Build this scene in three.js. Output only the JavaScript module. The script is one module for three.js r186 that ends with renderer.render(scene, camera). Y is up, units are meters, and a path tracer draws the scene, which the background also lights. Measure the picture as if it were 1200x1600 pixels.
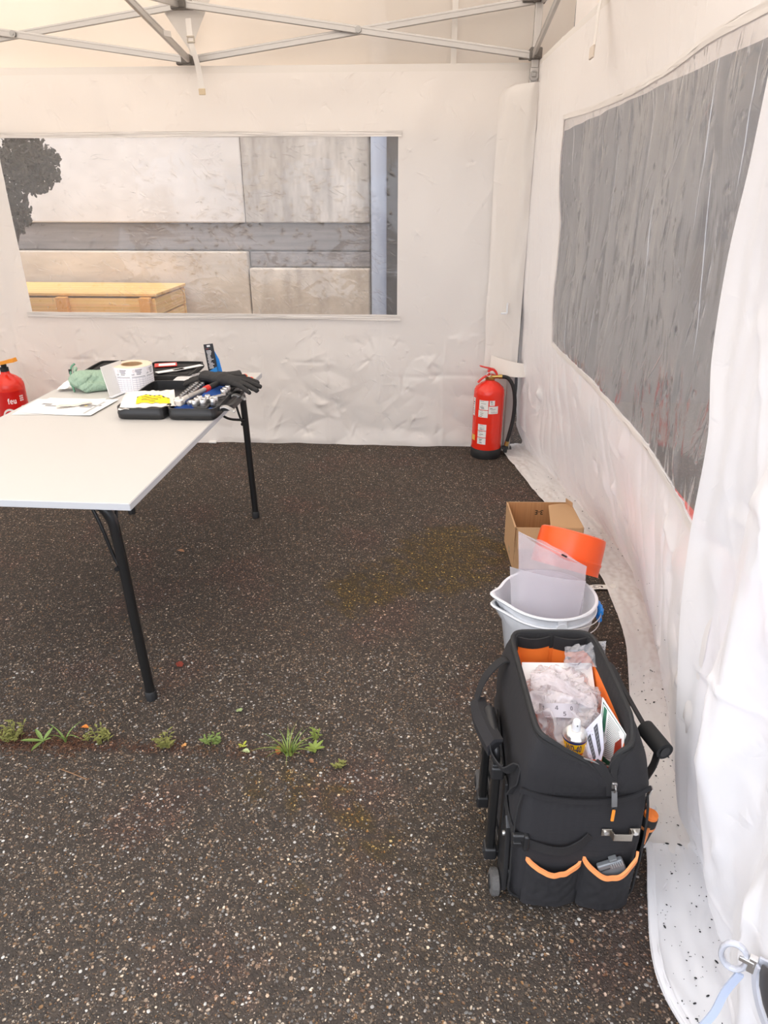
import * as THREE from 'three';
import { RoundedBoxGeometry } from 'three/addons/geometries/RoundedBoxGeometry.js';
import { mergeGeometries, mergeVertices, toCreasedNormals } from 'three/addons/utils/BufferGeometryUtils.js';
import { MarchingCubes } from 'three/addons/objects/MarchingCubes.js';
import { createNoise2D, createNoise3D } from 'simplex-noise';

// ---------------------------------------------------------------- camera, sky, exposure
const scene = new THREE.Scene();
const camera = new THREE.PerspectiveCamera(72.56, 1200 / 1600, 0.02, 200);
camera.position.set(0, 1.5, 0);
camera.rotation.set(THREE.MathUtils.degToRad(-24.5), THREE.MathUtils.degToRad(3.4), 0, 'YXZ');
const renderer = new THREE.WebGLRenderer({ antialias: true });
renderer.toneMapping = THREE.LinearToneMapping;
renderer.toneMappingExposure = 2.8;
renderer.shadowMap.enabled = true;

function mulberry(a) { return () => { a |= 0; a = (a + 0x6d2b79f5) | 0; let t = Math.imul(a ^ (a >>> 15), 1 | a); t = (t + Math.imul(t ^ (t >>> 7), 61 | t)) ^ t; return ((t ^ (t >>> 14)) >>> 0) / 4294967296; }; }
const rnd = mulberry(20240611);
const N2 = createNoise2D(mulberry(11)), N3 = createNoise3D(mulberry(12));

{ // even overcast sky, a little brighter towards the zenith
  const W = 128, H = 64, data = new Float32Array(W * H * 4);
  for (let r = 0; r < H; r++) for (let c = 0; c < W; c++) {
    const el = ((r + 0.5) / H - 0.5) * Math.PI, az = (c + 0.5) / W * Math.PI * 2;
    const s = Math.max(0, Math.sin(el));
    const cl = 1 + 0.06 * N3(Math.cos(az) * Math.cos(el) * 2, Math.sin(el) * 3, Math.sin(az) * Math.cos(el) * 2);
    const L = 1.55 * (0.55 + 0.45 * s) * cl, o = (r * W + c) * 4;
    data[o] = L * 0.94; data[o + 1] = L * 0.985; data[o + 2] = L * 1.08; data[o + 3] = 1;
  }
  const sky = new THREE.DataTexture(data, W, H, THREE.RGBAFormat, THREE.FloatType);
  sky.magFilter = THREE.LinearFilter; sky.mapping = THREE.EquirectangularReflectionMapping; sky.needsUpdate = true;
  scene.background = sky; scene.environment = sky;
}

// ---------------------------------------------------------------- helpers
const V = (x, y, z) => new THREE.Vector3(x, y, z);
const lerp = (a, b, t) => a + (b - a) * t;
const clamp = (x, a, b) => Math.min(b, Math.max(a, x));
const sstep = (a, b, x) => { const t = clamp((x - a) / (b - a), 0, 1); return t * t * (3 - 2 * t); };
const taken = new Map();
function numbered(n) { const k = taken.get(n) ?? 0; taken.set(n, k + 1); return k ? n + '_' + String(k).padStart(3, '0') : n; }
function tag(o, label, category, group) { o.userData.label = label; o.userData.category = category; if (group) o.userData.group = group; return o; }
function thing(name, label, category, pos = [0, 0, 0], rotY = 0, group) {
  const o = new THREE.Group(); o.name = numbered(name); o.position.set(...pos); o.rotation.y = rotY; scene.add(o);
  return tag(o, label, category, group);
}
function part(name, geo, mat, parent, pos, rot) {
  const m = new THREE.Mesh(geo, mat); m.name = parent === scene ? numbered(name) : name;
  m.castShadow = m.receiveShadow = true;
  if (pos) m.position.set(...pos); if (rot) m.rotation.set(...rot);
  parent.add(m); return m;
}
function struct(name, geo, mat, parent = scene) { const m = part(name, geo, mat, parent); if (parent === scene) m.userData.kind = 'structure'; return m; }
const mv = (g, x = 0, y = 0, z = 0) => (g.translate(x, y, z), g);
const rot = (g, x = 0, y = 0, z = 0) => { if (x) g.rotateX(x); if (y) g.rotateY(y); if (z) g.rotateZ(z); return g; };
const strip = (g) => { const k = g.index ? g.toNonIndexed() : g.clone(); for (const n of Object.keys(k.attributes)) if (!['position', 'normal', 'uv'].includes(n)) k.deleteAttribute(n); if (!k.attributes.normal) k.computeVertexNormals(); if (!k.attributes.uv) k.setAttribute('uv', new THREE.BufferAttribute(new Float32Array(k.attributes.position.count * 2), 2)); k.clearGroups(); return k; };
const join = (...gs) => mergeGeometries(gs.flat().map(strip));
const rbox = (w, h, d, r = 0.003, s = 2) => new RoundedBoxGeometry(w, h, d, s, Math.min(r, w / 2.01, h / 2.01, d / 2.01));
const cyl = (r, h, seg = 20, r2 = r) => new THREE.CylinderGeometry(r2, r, h, seg);
const lathe = (pts, seg = 40) => toCreasedNormals(new THREE.LatheGeometry(pts.map((p) => new THREE.Vector2(...p)), seg), 0.7);
const pipe = (pts, r, seg = 24, rad = 10, closed = false) => capTube(new THREE.CatmullRomCurve3(pts.map((p) => p.isVector3 ? p : V(...p)), closed, 'centripetal'), r, seg, rad, closed);
function capTube(curve, r, seg, rad, closed) {
  const g = new THREE.TubeGeometry(curve, seg, r, rad, closed);
  if (closed) return g;
  const ends = [0, 1].map((t) => { const c = new THREE.CircleGeometry(r, rad); const d = curve.getTangent(t).multiplyScalar(t ? 1 : -1); c.applyQuaternion(new THREE.Quaternion().setFromUnitVectors(V(0, 0, 1), d)); const p = curve.getPoint(t); c.translate(p.x, p.y, p.z); return c; });
  return join(g, ends);
}
function rod(a, b, r, rad = 12) { a = V(...a); b = V(...b); const d = b.clone().sub(a), g = cyl(r, d.length(), rad); g.applyQuaternion(new THREE.Quaternion().setFromUnitVectors(V(0, 1, 0), d.clone().normalize())); const m = a.add(b).multiplyScalar(0.5); return mv(g, m.x, m.y, m.z); }
// rectangular bar from a to b: w across (along side), t thick
function bar(a, b, w, t, side = [0, 1, 0], r = 0.003) {
  a = V(...a); b = V(...b); const d = b.clone().sub(a), L = d.length(); d.normalize();
  const s = V(...side).addScaledVector(d, -V(...side).dot(d)).normalize(), n = d.clone().cross(s);
  const g = rbox(w, t, L, r); g.applyMatrix4(new THREE.Matrix4().makeBasis(s, n, d).setPosition(a.add(b).multiplyScalar(0.5))); return g;
}
// a profile swept along a smooth curve; side keeps the profile's first axis
function sweep(pts, prof, side, n = 32, closed = false, scaleFn) {
  const curve = new THREE.CatmullRomCurve3(pts.map((p) => p.isVector3 ? p : V(...p)), closed, 'centripetal');
  const rows = [], P = prof.length;
  for (let i = 0; i <= n; i++) {
    const t = i / n, p = curve.getPoint(t), T = curve.getTangent(t);
    const sv = typeof side === 'function' ? V(...side(t)) : V(...side);
    const S = sv.addScaledVector(T, -sv.dot(T)).normalize(), Nn = T.clone().cross(S), k = scaleFn ? scaleFn(t) : 1;
    rows.push(prof.map(([a, b]) => p.clone().addScaledVector(S, a * k).addScaledVector(Nn, b * k)));
  }
  const pos = [], uv = [], q = (a, b, c, d, u0, u1, v0, v1) => { pos.push(...a, ...b, ...c, ...a, ...c, ...d); uv.push(u0, v0, u1, v0, u1, v1, u0, v0, u1, v1, u0, v1); };
  for (let i = 0; i < n; i++) for (let j = 0; j < P; j++) { const k = (j + 1) % P; q(rows[i][j].toArray(), rows[i][k].toArray(), rows[i + 1][k].toArray(), rows[i + 1][j].toArray(), j / P, (j + 1) / P, i / n, (i + 1) / n); }
  if (!closed) for (const [r, f] of [[rows[0], 1], [rows[n], 0]]) for (let j = 1; j < P - 1; j++) { const t = f ? [r[0], r[j + 1], r[j]] : [r[0], r[j], r[j + 1]]; for (const v of t) { pos.push(...v.toArray()); uv.push(0, 0); } }
  const g = new THREE.BufferGeometry(); g.setAttribute('position', new THREE.Float32BufferAttribute(pos, 3)); g.setAttribute('uv', new THREE.Float32BufferAttribute(uv, 2));
  return toCreasedNormals(g, 0.6);
}
const flat = (w, t) => [[-w / 2, -t / 2], [w / 2, -t / 2], [w / 2, t / 2], [-w / 2, t / 2]];
const strapGeo = (pts, w, t, side, n = 32, closed = false) => sweep(pts, flat(w, t), side, n, closed);
// grid surface over arrays of u and v; returns one geometry, or several by key
function grid(us, vs, f, key, uvf) {
  const nu = us.length, nv = vs.length, pos = new Float32Array(nu * nv * 3), uv = new Float32Array(nu * nv * 2);
  for (let j = 0; j < nv; j++) for (let i = 0; i < nu; i++) { const p = f(us[i], vs[j]), k = j * nu + i; pos.set(p, k * 3); uv.set(uvf ? uvf(us[i], vs[j], p) : [us[i], vs[j]], k * 2); }
  const idx = {}, all = [];
  for (let j = 0; j < nv - 1; j++) for (let i = 0; i < nu - 1; i++) {
    const a = j * nu + i, b = a + 1, c = a + nu, d = c + 1, k = key ? key((us[i] + us[i + 1]) / 2, (vs[j] + vs[j + 1]) / 2) : 'all';
    (idx[k] ??= []).push(a, b, d, a, d, c); all.push(a, b, d, a, d, c);
  }
  const full = new THREE.BufferGeometry(); full.setAttribute('position', new THREE.BufferAttribute(pos, 3)); full.setAttribute('uv', new THREE.BufferAttribute(uv, 2)); full.setIndex(all); full.computeVertexNormals();
  if (!key) return full;
  const out = {};
  for (const k in idx) { // compact
    const map = new Map(), p = [], n = [], u = [], id = [];
    for (const v of idx[k]) { if (!map.has(v)) { map.set(v, map.size); p.push(pos[v * 3], pos[v * 3 + 1], pos[v * 3 + 2]); const fn = full.attributes.normal.array; n.push(fn[v * 3], fn[v * 3 + 1], fn[v * 3 + 2]); u.push(uv[v * 2], uv[v * 2 + 1]); } id.push(map.get(v)); }
    const g = new THREE.BufferGeometry(); g.setAttribute('position', new THREE.Float32BufferAttribute(p, 3)); g.setAttribute('normal', new THREE.Float32BufferAttribute(n, 3)); g.setAttribute('uv', new THREE.Float32BufferAttribute(u, 2)); g.setIndex(id); out[k] = g;
  }
  return out;
}
const range = (a, b, n) => Array.from({ length: n + 1 }, (_, i) => a + (b - a) * i / n);
// range with exact stops
function stops(list, step) { const o = [list[0]]; for (let i = 1; i < list.length; i++) { const n = Math.max(1, Math.round(Math.abs(list[i] - list[i - 1]) / step)); for (let k = 1; k <= n; k++) o.push(lerp(list[i - 1], list[i], k / n)); } return o; }
// sheet with thickness
function slab(nu, nv, f, t) {
  const top = grid(range(0, 1, nu), range(0, 1, nv), f), p = top.attributes.position, n = top.attributes.normal, W = nu + 1;
  const back = top.clone(); const bp = back.attributes.position;
  for (let i = 0; i < p.count; i++) bp.setXYZ(i, p.getX(i) - n.getX(i) * t, p.getY(i) - n.getY(i) * t, p.getZ(i) - n.getZ(i) * t);
  const ix = back.index.array; for (let i = 0; i < ix.length; i += 3) { const k = ix[i]; ix[i] = ix[i + 1]; ix[i + 1] = k; } back.computeVertexNormals();
  const ring = []; for (let i = 0; i < nu; i++) ring.push(i); for (let j = 0; j < nv; j++) ring.push(j * W + nu); for (let i = nu; i > 0; i--) ring.push(nv * W + i); for (let j = nv; j > 0; j--) ring.push(j * W);
  const pos = [], at = (a, k) => [a.getX(k), a.getY(k), a.getZ(k)];
  for (let i = 0; i < ring.length; i++) { const a = ring[i], b = ring[(i + 1) % ring.length]; pos.push(...at(p, a), ...at(bp, a), ...at(bp, b), ...at(p, a), ...at(bp, b), ...at(p, b)); }
  const e = new THREE.BufferGeometry(); e.setAttribute('position', new THREE.Float32BufferAttribute(pos, 3)); e.computeVertexNormals();
  return join(top, back, e);
}
function extr(pts, depth, bevel = 0, holes = []) {
  const s = new THREE.Shape(pts.map((p) => new THREE.Vector2(...p))); for (const h of holes) s.holes.push(new THREE.Path(h.map((p) => new THREE.Vector2(...p))));
  return new THREE.ExtrudeGeometry(s, { depth, bevelEnabled: bevel > 0, bevelSize: bevel, bevelThickness: bevel, bevelSegments: 2, steps: 1 });
}
// closed loops lofted into a skin
function loft(loops, closedEnds = [false, false], uvs = 1) {
  const n = loops[0].length, pos = [], uv = [], idx = [];
  loops.forEach((L, j) => { for (let i = 0; i <= n; i++) { const p = L[i % n]; pos.push(p[0], p[1], p[2]); uv.push(i / n * uvs, j / (loops.length - 1)); } });
  for (let j = 0; j < loops.length - 1; j++) for (let i = 0; i < n; i++) { const a = j * (n + 1) + i, b = a + 1, c = a + n + 1, d = c + 1; idx.push(a, b, d, a, d, c); }
  closedEnds.forEach((f, e) => { if (!f) return; const L = loops[e ? loops.length - 1 : 0], c = L.reduce((s, p) => [s[0] + p[0] / n, s[1] + p[1] / n, s[2] + p[2] / n], [0, 0, 0]), k = pos.length / 3; pos.push(...c); uv.push(0.5, 0.5); const base = pos.length / 3; for (let i = 0; i < n; i++) { pos.push(...L[i]); uv.push(0.5, 0.5); } for (let i = 0; i < n; i++) idx.push(k, base + i, base + (i + 1) % n); });
  const g = new THREE.BufferGeometry(); g.setAttribute('position', new THREE.Float32BufferAttribute(pos, 3)); g.setAttribute('uv', new THREE.Float32BufferAttribute(uv, 2)); g.setIndex(idx);
  return toCreasedNormals(g, 1.0);
}
// implicit surface meshed by marching cubes; d(x,y,z) is a distance
function blob(min, max, cell, d) {
  const size = Math.max(...[0, 1, 2].map((k) => max[k] - min[k])) / 2 + cell * 3, c = [0, 1, 2].map((k) => (max[k] + min[k]) / 2), res = Math.ceil(2 * size / cell);
  const mc = new MarchingCubes(res, new THREE.MeshStandardMaterial(), false, false, 200000), h = mc.halfsize;
  for (let z = 0; z < res; z++) for (let y = 0; y < res; y++) for (let x = 0; x < res; x++) mc.field[x + y * res + z * res * res] = -d(c[0] + (x - h) / h * size, c[1] + (y - h) / h * size, c[2] + (z - h) / h * size);
  mc.isolation = 0; mc.update();
  const n = mc.count, p = new Float32Array(n * 3), nn = new Float32Array(n * 3);
  for (let i = 0; i < n; i++) { for (let k = 0; k < 3; k++) p[i * 3 + k] = c[k] + mc.positionArray[i * 3 + k] * size; const v = V(mc.normalArray[i * 3], mc.normalArray[i * 3 + 1], mc.normalArray[i * 3 + 2]).normalize(); nn.set(v.toArray(), i * 3); }
  const g = new THREE.BufferGeometry(); g.setAttribute('position', new THREE.BufferAttribute(p, 3)); g.setAttribute('normal', new THREE.BufferAttribute(nn, 3));
  const uv = new Float32Array(n * 2); for (let i = 0; i < n; i++) { uv[i * 2] = p[i * 3] + p[i * 3 + 1] * 0.5; uv[i * 2 + 1] = p[i * 3 + 2] + p[i * 3 + 1] * 0.5; } g.setAttribute('uv', new THREE.BufferAttribute(uv, 2));
  return g;
}
const capsule = (p, a, b, ra, rb) => { const ab = [b[0] - a[0], b[1] - a[1], b[2] - a[2]], ap = [p[0] - a[0], p[1] - a[1], p[2] - a[2]]; const t = clamp((ap[0] * ab[0] + ap[1] * ab[1] + ap[2] * ab[2]) / (ab[0] ** 2 + ab[1] ** 2 + ab[2] ** 2 + 1e-12), 0, 1); return Math.hypot(ap[0] - ab[0] * t, ap[1] - ab[1] * t, ap[2] - ab[2] * t) - lerp(ra, rb, t); };
const smin = (a, b, k) => { const h = clamp(0.5 + 0.5 * (b - a) / k, 0, 1); return lerp(b, a, h) - k * h * (1 - h); };

// ---------------------------------------------------------------- computed textures
function canvasTex(w, h, draw) { const c = document.createElement('canvas'); c.width = w; c.height = h; draw(c.getContext('2d'), w, h); const t = new THREE.CanvasTexture(c); t.colorSpace = THREE.SRGBColorSpace; t.wrapS = t.wrapT = THREE.ClampToEdgeWrapping; return t; }
function dataTex(n, arr, srgb) { const t = new THREE.DataTexture(arr, n, n, THREE.RGBAFormat, THREE.UnsignedByteType); t.wrapS = t.wrapT = THREE.RepeatWrapping; t.magFilter = THREE.LinearFilter; t.minFilter = THREE.LinearMipmapLinearFilter; if (srgb) t.colorSpace = THREE.SRGBColorSpace; t.needsUpdate = true; return t; }
const hash = (x, y, s) => { let h = Math.imul(x, 374761393) + Math.imul(y, 668265263) + Math.imul(s, 2147483647 ^ 912671); h = Math.imul(h ^ (h >>> 13), 1274126177); return ((h ^ (h >>> 16)) >>> 0) / 4294967296; };
function pnoise(x, y, px, py, s) { // periodic value noise, -1..1
  const xi = Math.floor(x), yi = Math.floor(y), fx = x - xi, fy = y - yi, m = (a, n) => ((a % n) + n) % n, u = fx * fx * (3 - 2 * fx), v = fy * fy * (3 - 2 * fy);
  const a = hash(m(xi, px), m(yi, py), s), b = hash(m(xi + 1, px), m(yi, py), s), c = hash(m(xi, px), m(yi + 1, py), s), d = hash(m(xi + 1, px), m(yi + 1, py), s);
  return 2 * lerp(lerp(a, b, u), lerp(c, d, u), v) - 1;
}
function heightTex(n, f) { const a = new Uint8Array(n * n * 4); for (let y = 0; y < n; y++) for (let x = 0; x < n; x++) { const v = clamp(f(x / n, y / n), 0, 1) * 255, o = (y * n + x) * 4; a[o] = a[o + 1] = a[o + 2] = v; a[o + 3] = 255; } return dataTex(n, a, false); }
function rep(t, x, y = x) { const c = t.clone(); c.repeat.set(x, y); c.needsUpdate = true; return c; }
const ridge = (v) => 1 - Math.abs(v);

// creases drawn one by one into a repeating height field: each a sharp-crested fold that dies out at its ends
function creases(n, f, base) {
  const R = mulberry(f.seed), h = new Float32Array(n * n), k0 = f.count;
  if (base) for (let y = 0; y < n; y++) for (let x = 0; x < n; x++) h[y * n + x] = base(x / n, y / n);
  const draw = (cx, cy, a, l, w, amp, bend) => {
    const dx = Math.cos(a), dy = Math.sin(a), B = l + 4 * w, x0 = Math.floor(cx - Math.abs(dx) * l - 4 * w), x1 = Math.ceil(cx + Math.abs(dx) * l + 4 * w), y0 = Math.floor(cy - Math.abs(dy) * l - 4 * w), y1 = Math.ceil(cy + Math.abs(dy) * l + 4 * w);
    for (let y = y0; y <= y1; y++) for (let x = x0; x <= x1; x++) { const px = x - cx, py = y - cy, q = (px * dx + py * dy) / l; if (q < -1 || q > 1) continue; const t = (-px * dy + py * dx) - bend * l * (1 - q * q); if (Math.abs(t) > 4 * w) continue; const e = (1 - q * q); h[(((y % n) + n) % n) * n + (((x % n) + n) % n)] += amp * e * e * Math.exp(-Math.abs(t) / w * (t > 0 ? 1 : 0.6)); }
  };
  for (let c = 0; c < k0; c++) {
    const cx = R() * n, cy = R() * n, m = 1 + Math.floor(R() * f.cluster), a0 = f.angle + (R() - 0.5) * 2 * f.spread, sz = f.len[0] + (f.len[1] - f.len[0]) * R() * R();
    for (let i = 0; i < m; i++) { const a = f.star && R() < 0.5 ? R() * 6.28 : a0 + (R() - 0.5) * 0.5, l = sz * (0.4 + 0.6 * R()); draw(cx + (R() - 0.5) * sz * f.scatter, cy + (R() - 0.5) * sz * f.scatter, a, l * n, (f.w[0] + (f.w[1] - f.w[0]) * R()) * n, (R() < 0.4 ? -1 : 1) * (0.3 + 0.7 * R()) * f.amp, (R() - 0.5) * 0.25); }
  }
  for (const d of h) if (!isFinite(d)) throw new Error('crease');
  return h;
}
function fieldTex(n, h, f) { const a = new Uint8Array(n * n * 4); for (let i = 0; i < n * n; i++) { const v = clamp(f(h[i]), 0, 1) * 255; a[i * 4] = a[i * 4 + 1] = a[i * 4 + 2] = v; a[i * 4 + 3] = 255; } return dataTex(n, a, false); }
// tarpaulin: broad dents with star-shaped crush marks
const crumple = fieldTex(1024, creases(1024, { seed: 201, count: 110, cluster: 5, angle: 0.4, spread: 1.6, len: [0.03, 0.11], w: [0.0025, 0.007], amp: 0.16, scatter: 1.0, star: true }, (u, v) => 0.16 * pnoise(u * 4, v * 4, 4, 4, 6) + 0.1 * pnoise(u * 9, v * 9, 9, 9, 8)), (x) => 0.45 + 0.6 * x);
const tarpN = 480, tarp = creases(tarpN, { seed: 301, count: 60, cluster: 7, angle: 0.3, spread: 1.7, len: [0.05, 0.16], w: [0.003, 0.009], amp: 1, scatter: 0.9, star: true }), tarp2 = creases(tarpN, { seed: 311, count: 55, cluster: 5, angle: 1.45, spread: 0.5, len: [0.06, 0.24], w: [0.003, 0.01], amp: 1, scatter: 0.9, star: false });
function sampleField(h, n, u, v) { u = (u - Math.floor(u)) * n; v = (v - Math.floor(v)) * n; const x = Math.floor(u), y = Math.floor(v), fx = u - x, fy = v - y, x1 = (x + 1) % n, y1 = (y + 1) % n; return lerp(lerp(h[(y % n) * n + (x % n)], h[(y % n) * n + x1], fx), lerp(h[y1 * n + (x % n)], h[y1 * n + x1], fx), fy); }
// clear film: bundles of fine crinkles
const filmField = creases(1024, { seed: 211, count: 520, cluster: 10, angle: -0.35, spread: 0.8, len: [0.008, 0.06], w: [0.0009, 0.0026], amp: 0.4, scatter: 1.6, star: true }, (u, v) => 0.1 * pnoise(u * 5, v * 5, 5, 5, 28));
const filmField2 = creases(1024, { seed: 221, count: 330, cluster: 8, angle: 1.45, spread: 0.35, len: [0.012, 0.13], w: [0.0012, 0.006], amp: 0.34, scatter: 0.9, star: false }, (u, v) => 0.14 * pnoise(u * 7, v * 2, 7, 2, 28) + 0.1 * pnoise(u * 4, v * 5, 4, 5, 29));
const crinkle = fieldTex(1024, filmField, (x) => 0.45 + 0.45 * x), crinkle2 = fieldTex(1024, filmField2, (x) => 0.45 + 0.45 * x);
// woven fabric grain
const weave = heightTex(256, (u, v) => 0.5 + 0.25 * Math.sin(u * Math.PI * 2 * 32) * Math.sin(v * Math.PI * 2 * 32) + 0.25 * pnoise(u * 40, v * 40, 40, 40, 31));
const pile = heightTex(256, (u, v) => 0.5 + 0.35 * pnoise(u * 48, v * 48, 48, 48, 33) + 0.2 * pnoise(u * 20, v * 20, 20, 20, 34));
const grain = heightTex(512, (u, v) => 0.5 + 0.3 * pnoise(u * 90, v * 90, 90, 90, 35) + 0.25 * pnoise(u * 23, v * 23, 23, 23, 36));
// asphalt: tar with embedded chippings, 2.048 m a tile, a millimetre a pixel
const asphalt = (() => {
  const n = 2048, col = new Uint8Array(n * n * 4), hgt = new Uint8Array(n * n * 4), R = mulberry(77), h = new Float32Array(n * n);
  for (let y = 0; y < n; y++) for (let x = 0; x < n; x++) {
    const o = (y * n + x) * 4, a = pnoise(x / 4, y / 4, 512, 512, 41), b = pnoise(x / 16, y / 16, 128, 128, 42), c = (hash(x, y, 43) - 0.5) * 2;
    const t = 47 + 8 * a + 5 * b + 9 * c; col[o] = t * 1.1; col[o + 1] = t * 0.96; col[o + 2] = t * 0.84; col[o + 3] = 255; h[y * n + x] = 0.25 + 0.1 * a + 0.08 * b + 0.07 * c;
  }
  const pal = [[84, 74, 64], [96, 85, 74], [70, 61, 53], [112, 99, 86], [104, 90, 76], [88, 76, 64], [128, 114, 100], [160, 146, 130], [128, 98, 66], [104, 80, 62], [194, 182, 166], [58, 50, 44]];
  for (let k = 0; k < 165000; k++) {
    const big = R(), r = big < 0.6 ? 0.7 + R() * 1.0 : big < 0.925 ? 1.4 + R() * 1.6 : 2.6 + R() * 2.4, e = 0.5 + R() * 0.45, an = R() * Math.PI, ca = Math.cos(an), sa = Math.sin(an);
    const x0 = R() * n, y0 = R() * n, pi = Math.floor(Math.pow(R(), 1.15) * pal.length) % pal.length, p = pal[pi], br = 0.78 + R() * 0.36, hh = 0.4 + R() * 0.35, cut = R() * 6.28, cd = 0.55 + R() * 0.5;
    const m = Math.ceil(r) + 1;
    for (let dy = -m; dy <= m; dy++) for (let dx = -m; dx <= m; dx++) {
      const ux = (dx * ca + dy * sa) / r, uy = (-dx * sa + dy * ca) / (r * e), d = Math.hypot(ux, uy); if (d > 1 || ux * Math.cos(cut) + uy * Math.sin(cut) > cd) continue;
      const X = (Math.floor(x0 + dx) + n) % n, Y = (Math.floor(y0 + dy) + n) % n, i = Y * n + X, o = i * 4, j = br * (0.92 + 0.16 * hash(X, Y, 44));
      col[o] = Math.min(255, p[0] * j); col[o + 1] = Math.min(255, p[1] * j); col[o + 2] = Math.min(255, p[2] * j); h[i] = hh + 0.25 * (1 - d * d);
    }
  }
  for (let i = 0; i < n * n; i++) { const v = clamp(h[i], 0, 1) * 255; hgt[i * 4] = hgt[i * 4 + 1] = hgt[i * 4 + 2] = v; hgt[i * 4 + 3] = 255; }
  return { map: dataTex(n, col, true), bump: dataTex(n, hgt, false) };
})();

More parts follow.
